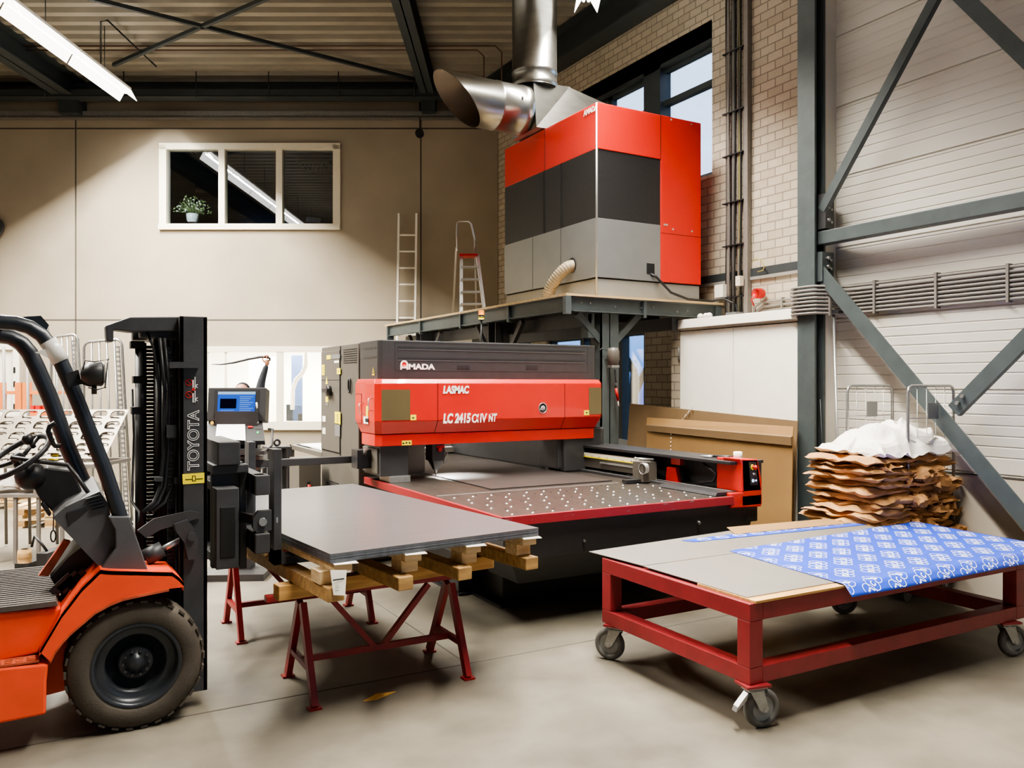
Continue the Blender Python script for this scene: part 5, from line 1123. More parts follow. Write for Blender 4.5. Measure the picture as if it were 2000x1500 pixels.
castor(tx0+.05,ty0-.02+.05,math.radians(-12),True); castor(tx0+.06,ty1-.08,math.radians(120)); castor(tx1-.16,ty0+.03,math.radians(-20)); castor(tx1-.2,ty1-.1,math.radians(150))
c=m_('wood'); 
c.box(3.09,5.5,2.99,3.42,.644,.656); c.box(3.3,5.55,3.42,4.35,.644,.656); c.build('plywood_board',label='tan plywood board lying on the red trolley, its edge showing at the front',cat='board')
c=m_('card'); c.slab([(4.3,4.36,.668),(6.0,4.22,.668),(6.0,4.44,.668),(4.45,4.60,.668)],.004); c.build('cardboard_sheet',label='flat tan cardboard strip along the far edge of the trolley load',cat='cardboard')
c=m_('sheetm'); c.slab([(3.095,3.90,.6605),(3.05,4.40,.6605),(4.65,4.53,.6605),(5.6,4.48,.6605),(5.6,3.9,.6605)],.004); c.build('metal_sheet',label='grey steel sheet at the rear of the trolley with a pointed left corner',cat='metal sheet')
c=m_('sheetm'); c.slab([(3.10,3.06,.6605),(5.5,3.04,.6605),(5.5,3.89,.6605),(3.09,3.89,.6605)],.004); c.build('metal_sheet',label='grey steel sheet at the front of the trolley half under the blue film',cat='metal sheet')
def oval(c,o,ex,ey,rx,ry,w,mp,n=24,h=.0012,a0=0,a1=2*PI,ins=lambda x,y:True):
    vs=[];fs=[]
    for i in range(n+1):
        t=a0+(a1-a0)*i/n
        for k in (1-w/rx,1):
            kk=(1-w/rx) if k<1 else 1; kr=(1-w/ry) if k<1 else 1
            x=o[0]+ex[0]*math.cos(t)*rx*kk+ey[0]*math.sin(t)*ry*kr; y=o[1]+ex[1]*math.cos(t)*rx*kk+ey[1]*math.sin(t)*ry*kr
            vs.append((x,y))
    for i in range(n):
        q=(2*i,2*i+1,2*i+3,2*i+2)
        if all(ins(*vs[k]) for k in q): fs.append(q)
    c.add([mp(x,y,h) for x,y in vs],fs)
WD=Vector((.766,.643)); WU=Vector((-.643,.766))
def logo(c,x,y,zf,s=1,inside=lambda x,y:True):
    # three overlapping ovals with lower-case letters, reading away from the near edge
    for k,ch in enumerate('mcb'):
        o=Vector((x,y))+WD*((k-1)*.066*s)
        oval(c,o,WU,WD,.054*s,.042*s,.0042*s,zf,ins=inside,a0=0 if k==0 else -PI*.42,a1=2*PI if k==0 else PI*1.42)
        me=LET.get(ch)
        if me is None:
            cu=bpy.data.curves.new('t','FONT'); cu.body=ch; cu.size=.078*s; cu.offset=.0006; cu.align_x='CENTER'; cu.resolution_u=2
            ob_=bpy.data.objects.new('t',cu); C.objects.link(ob_); bpy.context.view_layer.update()
            me=bpy.data.meshes.new_from_object(ob_.evaluated_get(bpy.context.evaluated_depsgraph_get())); LET[ch]=me
            bpy.data.objects.remove(ob_); bpy.data.curves.remove(cu)
        vs=[o+WD*v.co.x+WU*(v.co.y-.022*s) for v in me.vertices]
        fs=[tuple(p.vertices) for p in me.polygons]; fs=[q for q in fs if all(inside(*vs[k]) for k in q)]
        c.add([zf(v.x,v.y,.0014) for v in vs],fs)
LET={}
# blue film
def zf(x,t,h=0):
    y=t if t>2.985 else 2.985-(2.985-t)*.72
    z=h+.664+.0015*math.sin(x*9+y*4)
    if t<2.985: z-= (2.985-t)*.70
    z += .004*max(0,noise.noise(Vector((x*3,y*3,1))))
    return Vector((x,y,z))
def xl(y): return 3.735+ (y-2.9)*.105
def xr_(y): return 5.86+(y-3.2)*.12
def inside(x,y): return xl(y)+.0<x<xr_(y) and 2.93<y<3.985
c=m_('bluef'); nx,ny=90,44; vs=[];fs=[]
for j in range(ny+1):
    y=2.905+(3.99-2.905)*j/ny
    for i in range(nx+1):
        x=xl(y)+(xr_(y)-xl(y))*i/nx; yy=y+ (0.06*(x-4.4) if j==ny else .06*(x-4.4)*(j/ny)); vs.append(zf(x,yy))
for j in range(ny):
    for i in range(nx): fs.append((j*(nx+1)+i,j*(nx+1)+i+1,(j+1)*(nx+1)+i+1,(j+1)*(nx+1)+i))
c.smooth=True; c.add(vs,fs); c.smooth=False
c.use('wprint')
for i in range(-8,14):
    for j in range(-4,6):
        x=4.708+i*.218-j*.243; y=3.783-i*.004-j*.204
        if xl(y)-.05<x<xr_(y)+.05 and 2.85<y<4.2: logo(c,x,y,zf,1,lambda a,b_: xl(b_)+.003<a<xr_(b_)-.003 and 2.908<b_<3.985+.06*(a-4.4))
fm=c.build('protective_film',label='large blue film printed with white logos hanging over the trolley front',cat='film')
so=fm.modifiers.new('s','SOLIDIFY'); so.thickness=.0006; so.offset=-1
zs=lambda x,y:.664+.001*math.sin(x*7)
c=m_('bluef'); c.slab([(3.86,4.30,.664),(5.95,4.14,.664),(5.95,4.36,.664),(3.82,4.385,.664)],.002); c.use('wprint')
for i in range(12):
    x=3.98+i*.165; 
    for k in range(2): oval(c,(x,4.325-.008*i*.6+k*.02),(1,0),(0,1),.05,.03,.007,lambda a,b_,h:Vector((a,b_,.664+h)),a0=0 if k else 0,a1=PI if k else 2*PI)
c.build('protective_film',label='narrow strip of blue printed film at the rear of the trolley load',cat='film')

# ================================================================ PAPER CAGE
def crumple(name,cx,cy,z,lx,ly,th,seed,key,rot=0,amp=.02,label=None,group=None,cat='paper',nx=26,ny=14,zamp=None,jag=.03,fr=7,dome=0):
    c=m_(key); T=Matrix.Translation((cx,cy,z)) @ Matrix.Rotation(rot,4,'Z'); c.T=T
    zamp=zamp or amp; off=Vector((seed*3.1,seed*1.7,seed*.9)); vs=[];fs=[]
    def rid(p): return 1-abs(noise.noise(p))*2
    for s in (1,-1):
        for j in range(ny+1):
            for i in range(nx+1):
                u=i/nx*2-1; v=j/ny*2-1
                e=max(abs(u),abs(v)); x=u*lx/2; y=v*ly/2
                p=Vector((x*fr,y*fr,s*.4))+off
                x+= jag*noise.noise(p*1.3+Vector((9,0,0)))*(.3+e); y+= jag*noise.noise(p*1.3+Vector((0,9,0)))*(.3+e)
                edge=1-max(0,(e-.86))/.14
                zz=s*th/2*(edge**.5 if edge>0 else 0)+zamp*(rid(p)-.5)+ zamp*.5*noise.noise(p*2.7)
                zz+= dome*(1-u*u)*(1-v*v)*(1+.8*noise.noise(Vector((u*1.7+seed,v*1.7,3))))
                vs.append((x,y,zz))
    n1=(nx+1)*(ny+1)
    for s in (0,1):
        for j in range(ny):
            for i in range(nx):
                a=s*n1+j*(nx+1)+i; q=(a,a+1,a+nx+2,a+nx+1); fs.append(q if s==0 else q[::-1])
    per=[i for i in range(nx+1)]+[j*(nx+1)+nx for j in range(1,ny+1)]+[ny*(nx+1)+i for i in range(nx-1,-1,-1)]+[j*(nx+1) for j in range(ny-1,0,-1)]
    for k in range(len(per)): a=per[k]; b_=per[(k+1)%len(per)]; fs.append((b_,a,a+n1,b_+n1))
    c.add(vs,fs); o=c.build(name,label=label,cat=cat,group=group); return o
def roll_cage(x0,x1,ys,z0,z1,label,plate=True):
    rc=thing('roll_cage',label,'roll cage',((x0+x1)/2,sum(ys)/2,0))
    c=m_('galv'); c.box(x0,x1,ys[0],ys[1],z0-.03,z0); c.build('base',rc)
    for y,lean in zip(ys,(.0,0)):
        c=m_('galv'); r=.05; pts=[(x0,y,z0),(x0,y,z1-r),(x0+.015,y,z1-.015),(x0+r,y,z1),(x1-r,y,z1),(x1-.015,y,z1-.015),(x1,y,z1-r),(x1,y,z0)]
        c.tube(pts,.0125,8)
        for i in range(1,5): x=x0+(x1-x0)*i/5; c.tube([(x,y,z0),(x,y,z1-.005)],.0035,6)
        for z in (z1-.26,z1-.62,z1-.98,z0+.2): c.tube([(x0,y,z),(x1,y,z)],.004,6)
        c.build('side_frame',rc)
        if plate: c=m_('lgrey'); c.box(x0+.24,x0+.38,y-.012,y-.008,z1-.27,z1-.14); c.build('label_plate',rc)
    for x in (x0+.05,x1-.05):
        for y in (ys[0]+.05,ys[1]-.05):
            c=m_('wheelg'); c.cyl((x,y-.015,.05),(x,y+.015,.05),.05,20); c.use('galv'); c.box(x-.02,x+.02,y-.02,y+.02,.06,z0-.03); c.build('castor',rc)
    return rc
roll_cage(5.96,6.56,(4.15,4.72),.16,1.735,'galvanised roll cage filled with crumpled brown paper against the cladding wall')
z=.30; random.seed(5)
i=0
while z<1.14:
    th=random.uniform(.045,.075); L=random.uniform(.92,1.08)
    crumple('kraft_paper',5.60+L/2-.12+random.uniform(-.04,.05)-(.08 if z<.8 else 0)*0+ .0, 4.43+random.uniform(-.015,.015), z+th/2, L-.05,random.uniform(.60,.68),th,i,random.choice(['kraft','kraft','kraft2']),rot=random.uniform(-.06,.06),zamp=.026,jag=.045,
        label='crumpled sheet of brown kraft paper lying in the roll cage pile',group='crumpled brown paper in the roll cage',nx=40,ny=24,fr=4.5)
    z+=th*.82; i+=1
crumple('kraft_paper',5.72,4.20,1.10,.34,.22,.012,31,'kraft',rot=.3,zamp=.04,jag=.05,label='bright brown paper corner folded out under the white foam film',dome=.02)
crumple('foam_film',6.03,4.42,1.20,.92,.62,.10,41,'foam',zamp=.035,jag=.06,label='heap of crumpled white foam film on top of the brown paper',cat='foam film',nx=40,ny=26,dome=.17,fr=5)
crumple('foam_film',6.15,4.36,1.29,.5,.42,.10,47,'foam',zamp=.04,jag=.08,label='raised fold of white foam film behind the right cage frame',cat='foam film',nx=30,ny=22,dome=.10,fr=6)
crumple('foam_film',5.62,4.08,.62,.62,.16,.05,52,'foam',rot=-.08,zamp=.012,jag=.03,label='flat white folded film sticking out low at the front of the paper pile',cat='foam film')
crumple('kraft_paper',6.28,4.10,.78,.5,.08,.5,61,'kraft2',zamp=.02,jag=.05,label='large brown paper pressed against the near cage frame',nx=20,ny=8) if False else None
for k in range(7):
    crumple('kraft_paper',6.10+.3*(k%2)+random.uniform(-.05,.05),4.12,.42+k*.10,.40,.10,.09,70+k,random.choice(['kraft','kraft2']),rot=random.uniform(-.3,.3),zamp=.03,jag=.06,nx=18,ny=10,fr=12,label='small brown paper wad pushed against the near side frame of the roll cage',group='paper wads at the near cage frame')
c=m_('lgrey'); a=yp(1613,1010,5.0); c.hull4([(6.0,5.05,.0),(6.32,5.05,.0),(6.32,5.08,.0),(6.0,5.08,.0)],[(6.20,5.12,1.15),(6.42,5.12,1.17),(6.42,5.15,1.17),(6.20,5.15,1.15)]); c.build('grey_board',label='narrow grey board leaning in the corner behind the paper cage',cat='board')
bm_=thing('broom','thin pale stick with a dark broom head at its top leaning beside the column','broom',(6.25,4.75,.0))
p=xp(1628,612,6.45); c=m_('alu'); c.cyl((6.25,xp(1640,880,6.25).y-.02,.0),p,.012,10); c.build('stick',bm_)
c=m_('black'); c.bar((6.38,p.y-.14,p.z-.0),(6.5,p.y+.12,p.z+.03),.05,.03); c.build('broom_head',bm_)
c=m_('cable'); c.cyl(xp(1602,780,6.28),xp(1612,1000,6.28),.004,5); c.build('hanging_wire',label='thin wire hanging down the dark side of the column',cat='wire')

# ================================================================ PERSON
pe=thing('person','person in dark work clothes behind the console holding up a long black strip','person',B(bl(478,10.4),10.4,0))
D1=10.4
def Q(px,py,dd=0): return B(bl(px,D1),D1+dd,bz(py,D1))
J=[Q(480,905),Q(480,868),Q(482,820),Q(482,792),Q(481,778),Q(474,766), # pelvis, belly, chest, neck base, neck, 
   ]
names={}
verts=[];edges=[];rad=[]
def jv(n,p,r,par=None):
    names[n]=len(verts); verts.append(p); rad.append(r)
    if par: edges.append((names[par],names[n]))
hipz=.95
jv('pel',B(bl(480,D1),D1,.98),.15); jv('bel',B(bl(482,D1),D1,1.12),.145,'pel'); jv('che',B(bl(485,D1),D1,1.30),.165,'bel'); jv('nb',B(bl(484,D1),D1,1.46),.085,'che'); jv('nk',B(bl(481,D1),D1-.01,1.53),.055,'nb')
jv('rs',Q(503,788),.075,'che'); jv('re',Q(511,744),.052,'rs'); jv('rw',Q(521,712),.032,'re')
jv('ls',Q(466,792),.075,'che'); jv('le',Q(456,832,-.1),.05,'ls'); jv('lw',Q(468,862,-.25),.034,'le')
for s,n in ((-1,'l'),(1,'r')):
    jv(n+'h',B(bl(480,D1)+s*.1,D1,.92),.105,'pel'); jv(n+'k',B(bl(480,D1)+s*.12,D1,.50),.07,n+'h'); jv(n+'a',B(bl(480,D1)+s*.12,D1+.02,.10),.05,n+'k'); jv(n+'f',B(bl(480,D1)+s*.12,D1-.14,.05),.04,n+'a')
def skin(name,verts,edges,rad,key,parent,root=0,lv=1):
    me=bpy.data.meshes.new(name); off=parent.location; me.from_pydata([tuple(Vector(v)-off) for v in verts],edges,[])
    o=bpy.data.objects.new(name,me); C.objects.link(o); o.parent=parent
    sk=o.modifiers.new('s','SKIN'); 
    for i,r in enumerate(rad): me.skin_vertices[0].data[i].radius=(r,r)
    me.skin_vertices[0].data[root].use_root=True
    sb=o.modifiers.new('u','SUBSURF'); sb.levels=lv; sb.render_levels=lv; sk.use_smooth_shade=True
    me.materials.append(K[key]); return o
skin('body',verts,edges,rad,'overall',pe,0,2)
hc=B(bl(474,D1),D1-.02,1.64)
c=m_('skin'); c.sphere(hc,.098,24,(1,1.12,1.22)); c.sphere(hc+rd*.095,.025,10,(.5,1,1.4)); c.sphere(hc-rd*.095,.025,10,(.5,1,1.4)); c.sphere(hc-vd*.105+Vector((0,0,-.01)),.018,8,(.8,1.2,1.6)); 
c.use('dark'); c.sphere(hc-vd*.098+rd*.035+Vector((0,0,.01)),.010,8); c.sphere(hc-vd*.098-rd*.035+Vector((0,0,.01)),.010,8); c.box(0,0,0,0,0,0) if False else None
c.use('redt'); c.sphere(hc-vd*.098+Vector((0,0,-.055)),.022,8,(1,.3,.25)); c.build('head',pe)
c=m_('bark'); c.sphere(hc+vd*.02+Vector((0,0,.012)),.101,24,(1,1.08,1.2)); 
vv=[v for v in c.v]; hr=c.build('hair',pe)
for p in hr.data.polygons: pass
# keep only back and sides of the hair cap
import bmesh as _bm
bm=_bm.new(); bm.from_mesh(hr.data); offh=pe.location
dl=[v for v in bm.verts if ((v.co+offh-hc).z<.03 and (v.co+offh-hc).dot(vd)<.03)]
_bm.ops.delete(bm,geom=dl,context='VERTS'); bm.to_mesh(hr.data); bm.free()
hb=Q(521.5,708)
hv=[hb+Vector((0,0,-.03)),hb+Vector((0,0,.03))]; 
c=m_('skin'); 
skin('palm',[hb-Vector((0,0,.05)),hb+Vector((0,0,.0)),hb+Vector((0,0,.045))],[(0,1),(1,2)],[.027,.036,.034],'skin',pe,0,1)
for k in range(4):
    b0=hb+Vector((0,0,.045))+vd*(-.028+k*.018)-rd*.0; l=.035+.006*(1 if k in(1,2) else 0)
    skin('finger',[b0,b0+Vector((0,0,l))+rd*.012,b0+Vector((0,0,l+.004))-rd*.022,b0+Vector((0,0,l-.02))-rd*.034],[(0,1),(1,2),(2,3)],[.010,.0095,.009,.008],'skin',pe,0,1)
b0=hb-rd*.02-vd*.02; skin('thumb',[b0,b0-rd*.03+Vector((0,0,.03)),b0-rd*.028+Vector((0,0,.06))],[(0,1),(1,2)],[.012,.011,.009],'skin',pe,0,1)
lb_=Q(468,866,-.28); skin('palm',[lb_+Vector((0,0,.03)),lb_,lb_-Vector((0,0,.06))],[(0,1),(1,2)],[.027,.034,.022],'skin',pe,0,1)
c=m_('black'); pts=[Q(415,712,-.05),Q(435,712,-.05),Q(460,708,-.04),Q(488,701,-.02),Q(508,697.5,-.01),Q(520,697.5,0),Q(527,700,0),Q(527,705,0)]
c.tube(pts,[.004,.010,.014,.016,.016,.016,.014,.012],8); c.build('black_strip',label='long thin black strip held up by the person behind the console',cat='strip')

# ================================================================ INSIDE THE OFFICES
T=RB
def ob(name,parts,label,cat):
    t=None
    o=M(RB)
    for key,bx in parts: o.use(key); o.box(*bx)
    return o.build(name,label=label,cat=cat)
a=lambda px,d: bl(px,d)
ob('blue_door',[('bdoor',(a(569,16.5),a(590,16.5),16.5,16.55,.06,bz(694,16.5)))],'slate blue upright panel inside the lower office','panel')
ob('desk',[('officew',(-6.8,-2.4,15.6,16.3,.72,.75)),('officew',(-6.8,-6.75,15.6,16.3,.08,.72)),('officew',(-2.45,-2.4,15.6,16.3,.08,.72))],'white desk running under the lower office window','desk')
for px0,px1,py0,py1,lab in ((559,572,790,828,'dark monitor seen edge on in the lower office left of the white one'),(572,590,792,828,'dark screen in the middle of the lower office window'),(517,523,798,822,'small grey monitor in the left pane of the lower office window')):
    ob('monitor',[('fblue' if px0!=572 else 'bdoor',(a(px0,15.8),a(px1,15.8),15.8,15.84,bz(py1,15.8)+.06,bz(py0,15.8))),('black',(a((px0+px1)/2,15.8)-.02,a((px0+px1)/2,15.8)+.02,15.78,15.86,.751,bz(py1,15.8)+.06))],lab,'monitor')
ob('office_chair',[('black',(a(582,15.2),a(590,15.2),15.2,15.25,.9,1.2)),('black',(a(578,15.2),a(590,15.2),15.0,15.4,.55,.62)),('black',(a(585,15.2)-.02,a(585,15.2)+.02,15.2,15.24,.06,.9))],'black chair back just above the lower office sill','chair')
c=m_('white'); c.tube([dp(598,685,15.3),dp(597,715,15.3),dp(590,730,15.3),dp(578,742,15.3),dp(572,760,15.3),dp(571,800,15.3)],.04,10); c.build('flexible_pipe',label='white flexible pipe curving down inside the lower office window',cat='pipe')
c=m_('dark')
for px in (600,612,622): p=dp(px,826,15.5); c.box(p.x-.04,p.x+.04,p.y-.03,p.y+.03,.98,1.05)
c.build('desk_clutter',label='low dark clutter along the right part of the lower office sill',cat='clutter')
ob('wooden_screen',[('wframe',(a(486,17),a(541,17),17,17.05,.06,bz(697,17)))],'cream panel standing inside the lower office behind the left pane','panel')
# plant on the upper sill
pp=thing('potted_plant','bushy pale flowering plant in a grey pot on the upper office sill','plant',dp(376,436,14.78))
p=dp(376,434,14.85); c=m_('pot'); c.lathe([(.075,0),(.10,.03),(.11,.14),(.095,.15),(.001,.13)],p,'Z',20); c.build('pot',pp)
random.seed(9); c=m_('leaf')
for i in range(150):
    d=Vector((random.gauss(0,1),random.gauss(0,.5),abs(random.gauss(0,.9))+.15)).normalized(); l=random.uniform(.15,.36); q=p+Vector((0,0,.13)); e=q+rd*d.x*l+vd*d.y*l*.6+Vector((0,0,d.z*l))
    if i%3==0: c.tube([q,(q+e)/2+Vector((0,0,.02)),e],.004,4)
    n=Vector((random.random()-.5,random.random()-.5,random.random()-.5)); s=random.uniform(.018,.035); a1=n.orthogonal().normalized()*s; b1=n.cross(a1).normalized()*s*.5
    c.add([e-a1,e+b1,e+a1,e-b1],[(0,1,2,3)])
c.build('foliage',pp)
c=m_('wframe')
for i in range(26):
    d=Vector((random.gauss(0,1),0,abs(random.gauss(0,.8))+.3)).normalized(); l=random.uniform(.12,.30); e=p+Vector((0,0,.13))+rd*d.x*l-vd*.05+Vector((0,0,d.z*l)); c.sphere(e,.014,6)
c.build('blossom',pp)
for px,py in ((345,340),(540,340),(590,378),(625,415)):
    pass
for i,(la,dd) in enumerate(((-5.9,15.6),(-4.2,15.4),(-4.0,16.8),(-3.6,17.9))):
    c=M(RB).use('lgrey'); c.box(la-.3,la+.3,dd,dd+.02,6.2,6.24)
    for k in range(8): c.box(la-.3+k*.085,la-.285+k*.085,dd-.3,dd+.3,6.2,6.25)
    c.box(la-.31,la+.31,dd-.31,dd-.29,6.19,6.25); c.box(la-.31,la+.31,dd+.29,dd+.31,6.19,6.25)
    c.build('louvre_light',label=['unlit louvre light behind the plant in the upper office','unlit louvre light at the top middle of the upper office window','unlit louvre light in the centre of the upper office ceiling','unlit louvre light deep in the upper office at the right'][i],cat='ceiling light')
c=m_('lgrey'); p=dp(612,432,14.8); c.box(p.x-.12,p.x+.12,p.y-.05,p.y+.05,p.z-.02,p.z+.06); c.build('small_box',label='small clear box on the right part of the upper office sill',cat='box')

# ================================================================ LEFT BACKGROUND
def tall_cage(px0,px1,ptop,pbot,d,lab,dd=.0,perf=True):
    rc=thing('tall_cage_frame',lab,'roll cage',B(bl((px0+px1)/2,d),d,0)); z1=bz(ptop,d); z0=.18
    a0=bl(px0,d); a1=bl(px1-8,d); sh=bl(px1+12,d)-bl(px1-8,d)
    c=M(RB).use('galv'); r=.06
    c.tube([(a0,d,z0),(a0,d,z1-r),(a0+.02,d,z1-.02),(a0+r,d,z1),(a1-r,d,z1+.03),(a1-.02,d,z1+.01),(a1,d,z1-r+.03),(a1+sh,d,z0)],.016,8)
    n=5
    for i in range(1,n): f=i/n; c.tube([(a0+(a1-a0)*f,d,z1+.02*f),(a0+(a1+sh-a0)*f,d,z0)],.011,6)
    c.box(a0,a1+sh*.5,d-.01,d+.01,z1-1.0,z1-.96); c.box(a0,a1+sh,d-.01,d+.01,z0,z0+.04); c.build('side_frame',rc)
    if perf:
        c=M(RB).use('galv'); N=int((z1-z0)/.055)
        for s in (-.045,.0):
            c.hull4([(a1+sh+s-.03,d-.02,z0),(a1+sh+s-.018,d-.02,z0),(a1+sh+s-.018,d-.015,z0),(a1+sh+s-.03,d-.015,z0)],[(a1+s-.03,d-.02,z1-.05),(a1+s-.018,d-.02,z1-.05),(a1+s-.018,d-.015,z1-.05),(a1+s-.03,d-.015,z1-.05)])
        for i in range(N):
            z=z0+i*.055; f=1-(z-z0)/(z1-z0); c.box(a1+sh*f-.07,a1+sh*f-.02,d-.02,d-.015,z,z+.025)
        c.build('perforated_rail',rc)
    c=M(RB).use('wheelg'); c.cyl((a0+.08,d-.03,.07),(a0+.08,d+.03,.07),.07,16); c.cyl((a1+sh-.05,d-.03,.07),(a1+sh-.05,d+.03,.07),.07,16); c.use('galv'); c.box(a0+.05,a0+.11,d-.02,d+.02,.12,z0); c.box(a1+sh-.08,a1+sh-.02,d-.02,d+.02,.12,z0); c.build('castor',rc)
    return rc
tall_cage(164,246,668,1000,9.4,'tall galvanised cage frame with a perforated rail just left of the forklift mast')
tall_cage(100,160,658,1000,10.2,'tall galvanised cage frame seen behind the headlamp of the forklift',perf=True)
ca=thing('sheet_cart','steel frame cart carrying perforated sheet skeletons behind the forklift','cart',B(-4.7,8.3,0))
for la in (-5.5,-5.05,bl(31,8),bl(76,8),bl(122,8)):
    c=M(RB).use('pipe'); c.box(la-.015,la+.015,7.98,8.01,0.0,.665); c.build('leg',ca)
c=M(RB).use('pipe'); c.box(-5.6,bl(126,8),7.97,8.6,.645,.675); c.build('lower_shelf',ca); c=M(RB).use('pipe'); c.box(-5.6,bl(186,8),7.97,8.01,.93,.965); c.box(-5.6,bl(186,8),8.7,8.74,.93,.965); c.box(bl(182,8),bl(187,8),7.97,8.74,.93,.965); c.build('upper_rail',ca)
for la in (bl(70,8),bl(122,8)): c=M(RB).use('pipe'); c.box(la-.012,la+.012,7.98,8.0,.665,.93); c.build('post',ca)
for la,d in ((bl(18,8.9),8.85),(bl(64,8.9),8.85),(bl(117,8.9),8.85)): c=M(RB).use('pipe'); c.cyl((la,d,0.02),(la-.03,d,2.15),.016,8); c.build('upright',ca)
def perf_sheet(T,nx,ny,w,h,lab,gr):
    c=M(T).use('scrap'); cw,chh=w/nx,h/ny; n=5
    for i in range(nx):
        for j in range(ny):
            cx=(i+.5)*cw; cy=(j+.5)*chh; rx=cw*.40; ry=chh*.38; cr=min(rx,ry)*.75
            inn=[];out=[]
            for q,(sx,sy) in enumerate(((1,1),(-1,1),(-1,-1),(1,-1))):
                for k in range(n+1):
                    t=q*PI/2+k/n*PI/2; ix=cx+sx*(rx-cr)+math.cos(t)*cr; iy=cy+sy*(ry-cr)+math.sin(t)*cr; inn.append((ix,iy))
                    ox=cx+sx*cw/2; oy=cy+sy*chh/2
                    out.append((ox,oy))
            N=len(inn)
            for zt_ in (0,):
                vs=[(x,y,0) for x,y in inn]+[(x,y,0) for x,y in out]+[(x,y,-.012) for x,y in inn]
                fs=[(k,(k+1)%N,N+(k+1)%N,N+k) for k in range(N)]+[(k,2*N+k,2*N+(k+1)%N,(k+1)%N) for k in range(N)]
                c.add(vs,fs)
    return c.build('perforated_sheet',label=lab,cat='perforated sheet',group=gr)
for i,dz in enumerate((0,.05,.10)):
    T=RB @ Matrix.Translation((-5.5+i*.03,7.95+i*.06,.97+dz)) @ Matrix.Rotation(math.radians(2-i),4,'Z') @ Matrix.Rotation(math.radians(38+i*2),4,'X')
    perf_sheet(T,8,4,1.45,.62,['front','middle','rear'][i]+' sheet skeleton with rounded cut-outs leaning on the cart behind the steering wheel','')
for o in [o for o in bpy.data.objects if o.get('group')=='']: del o['group']
for la,dd,s in ((-5.05,8.2,1),(-4.8,8.25,2)):
    w_=B(la,dd,.72); crumple('plastic_bag',w_.x,w_.y,.735,.34,.30,.06,80+s,'foam',rot=.5,zamp=.03,jag=.05,label='crumpled white bag on the lower shelf of the cart, '+('left one' if s==1 else 'right one'),cat='bag',dome=.05,nx=18,ny=16,fr=9)
w_=B(-5.15,7.8,.7)
c=M(RB).use('lgrey'); c.box(bl(84,8),bl(104,8),8.1,8.25,.97,1.07); c.use('yellow'); c.box(bl(85,8),bl(103,8),8.095,8.1,1.0,1.06); c.use('dark'); c.box(bl(87,8),bl(101,8),8.09,8.095,1.02,1.035); c.build('labelled_box',label='small grey box with a yellow label on the upper rail of the cart',cat='box')
# orange rack
ork=thing('orange_rack','orange painted rack near the far doorway','rack',B(bl(45,13),13,0))
for px in (2,40,52,100):
    c=M(RB).use('rack'); la=bl(px,13); c.box(la-.06,la+.06,12.95,13.05,0,bz(747,13)); c.build('upright',ork)
for z in (bz(764,13),bz(806,13),bz(900,13)): c=M(RB).use('rack'); c.box(bl(-30,13),bl(110,13),12.98,13.5,z-.05,z+.0); c.build('shelf_beam',ork)
for px,w in ((60,9),(72,10),(86,8)):
    c=M(RB).use('rede'); la=bl(px,12.98); z=bz(806,13); c.box(la-.035,la+.035,13.0,13.2,z+.002,z+.11); c.build('red_crate',label='small red crate in the row on the orange rack',cat='crate',group='red crates on the orange rack')
# floor pallets
def floor_pallet(loc,rot,label):
    t=thing('pallet',label,'pallet',loc,rot)
    for j,x in enumerate((0,.18,.36,.54,.72)): c=m_('woodp'); c.box(x,x+.11,0,1.2,.115,.137); c.build('deck_board',t,local=True)
    for y in (0,.53,1.06):
        c=m_('woodp'); c.box(0,.83,y,y+.14,.093,.114); c.build('cross_board',t,local=True)
        for x in (0,.36,.70): c=m_('woodd'); c.box(x,x+.13,y,y+.14,.022,.093); c.build('block',t,local=True)
    for x in (0,.36,.70): c=m_('woodp'); c.box(x,x+.11,0,1.2,0,.021); c.build('bottom_board',t,local=True)
    return t
p0=B(bl(25,9.9),9.9,0); f1=floor_pallet(p0,-TH+PI/2*0+.15,'pale wooden pallet on the floor, front and lowest, seen through the cart legs')
dup(f1,p0+Vector((0,0,.138)),-TH+.12,'pale wooden pallet lying directly on top of the front floor pallet')
p1=B(bl(-40,11.4),11.4,0); dup(f1,p1,-TH+.05,'pale wooden pallet farther back near the orange rack, lower of two')
dup(f1,p1+Vector((0,0,.138)),-TH+.02,'pale wooden pallet farther back near the orange rack, upper of two')
c=M(RB).use('white'); c.box(bl(-20,12),bl(18,12),12.0,12.5,.02,1.35); c.build('white_box',label='bright white box unit at the left picture edge in front of the doorway',cat='box')
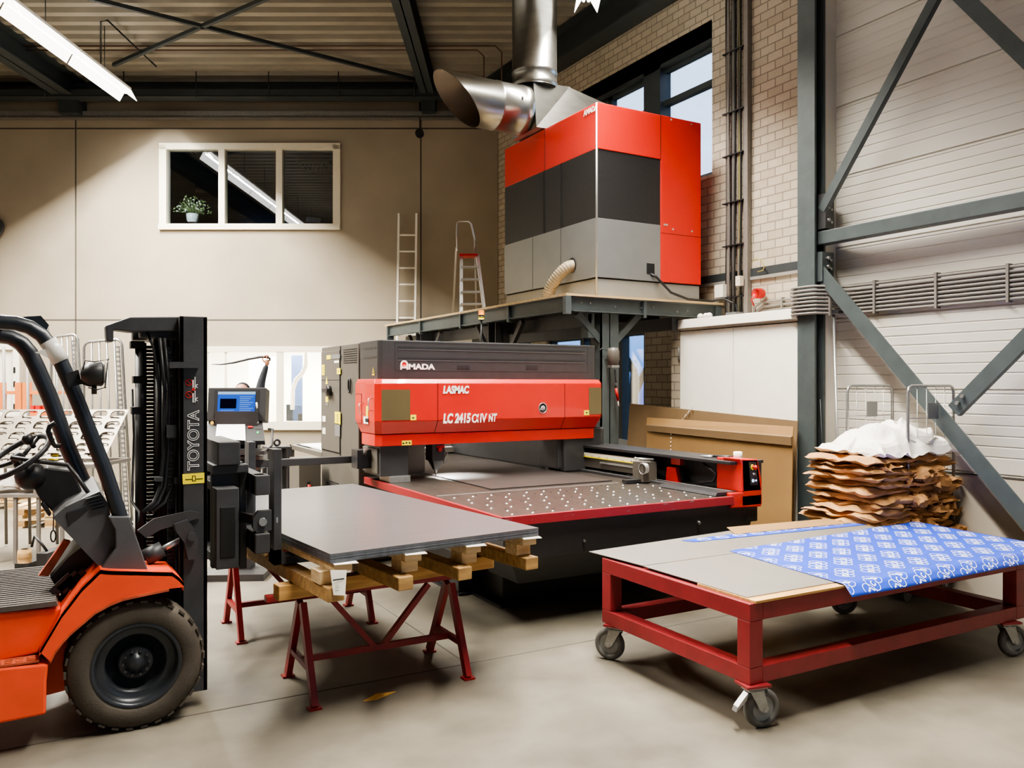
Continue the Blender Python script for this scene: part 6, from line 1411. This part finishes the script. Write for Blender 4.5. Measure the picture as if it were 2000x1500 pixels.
# motor unit behind the forklift floor
mt=thing('pump_unit','dark pump unit with a brown cylinder on the floor behind the forklift','pump',B(-4.2,7.3,0))
c=M(RB).use('black'); c.box(bl(5,7.3),bl(62,7.3),7.2,7.6,0,.06); c.box(bl(35,7.3),bl(62,7.3),7.25,7.5,.06,.16); c.box(bl(84,7.3),bl(104,7.3),7.2,7.45,.0,.26); c.build('base',mt)
c=M(RB).use('woodd'); la=bl(48,7.3); c.lathe([(.055,.16),(.06,.2),(.055,.27),(.03,.28)],(la,7.3,0),'Z',16); c.build('cylinder',mt)
c=M(RB).use('cable'); c.tube([(bl(62,7.3),7.3,.3),(bl(70,7.3),7.28,.4),(bl(84,7.3),7.28,.33),(bl(92,7.3),7.3,.26)],.012,8); c.build('hose',mt)
c=M(RB).use('lgrey'); c.box(bl(0,6.9),bl(30,6.9),6.9,7.0,0,.05); c.build('metal_offcut',label='pale metal offcut on the floor at the left edge behind the forklift',cat='offcut')
# ================================================================ CAMERA, WORLD, VIEW
cam=bpy.data.cameras.new('camera'); cam.sensor_width=36; cam.lens=28.8; cam.clip_end=200
co=bpy.data.objects.new('camera',cam); C.objects.link(co); co.location=(0,0,H); co.rotation_euler=(PI/2,0,-TH); bpy.context.scene.camera=co
w=bpy.data.worlds.new('dusk'); bpy.context.scene.world=w; w.use_nodes=True; nt=w.node_tree; bg=nt.nodes['Background']
tc=nt.nodes.new('ShaderNodeTexCoord'); sp=nt.nodes.new('ShaderNodeSeparateXYZ'); rp=nt.nodes.new('ShaderNodeValToRGB'); nz=nt.nodes.new('ShaderNodeTexNoise'); nz.inputs['Scale'].default_value=3
ma=nt.nodes.new('ShaderNodeMath'); ma.operation='MULTIPLY_ADD'; ma.inputs[1].default_value=.10
nt.links.new(tc.outputs['Generated'],sp.inputs[0]); nt.links.new(tc.outputs['Generated'],nz.inputs['Vector']); nt.links.new(nz.outputs['Fac'],ma.inputs[0]); nt.links.new(sp.outputs['Z'],ma.inputs[2]); nt.links.new(ma.outputs[0],rp.inputs[0])
e=rp.color_ramp.elements; e[0].position=.03; e[0].color=lin('#2c4fa0'); e[1].position=.30; e[1].color=lin('#c2dcff'); m1=e.new(.10); m1.color=lin('#6f9fe0'); m2=e.new(.16); m2.color=lin('#a9d0f5')
nt.links.new(rp.outputs[0],bg.inputs[0]); bg.inputs[1].default_value=WORLD
sc=bpy.context.scene; sc.view_settings.view_transform='AgX'; sc.view_settings.look='AgX - Medium High Contrast'; sc.view_settings.exposure=EXPO
area('general fill',(2.0,-3.0,6.6),(math.radians(18),0,-TH),9,.6,FILL,(1,.96,.9))
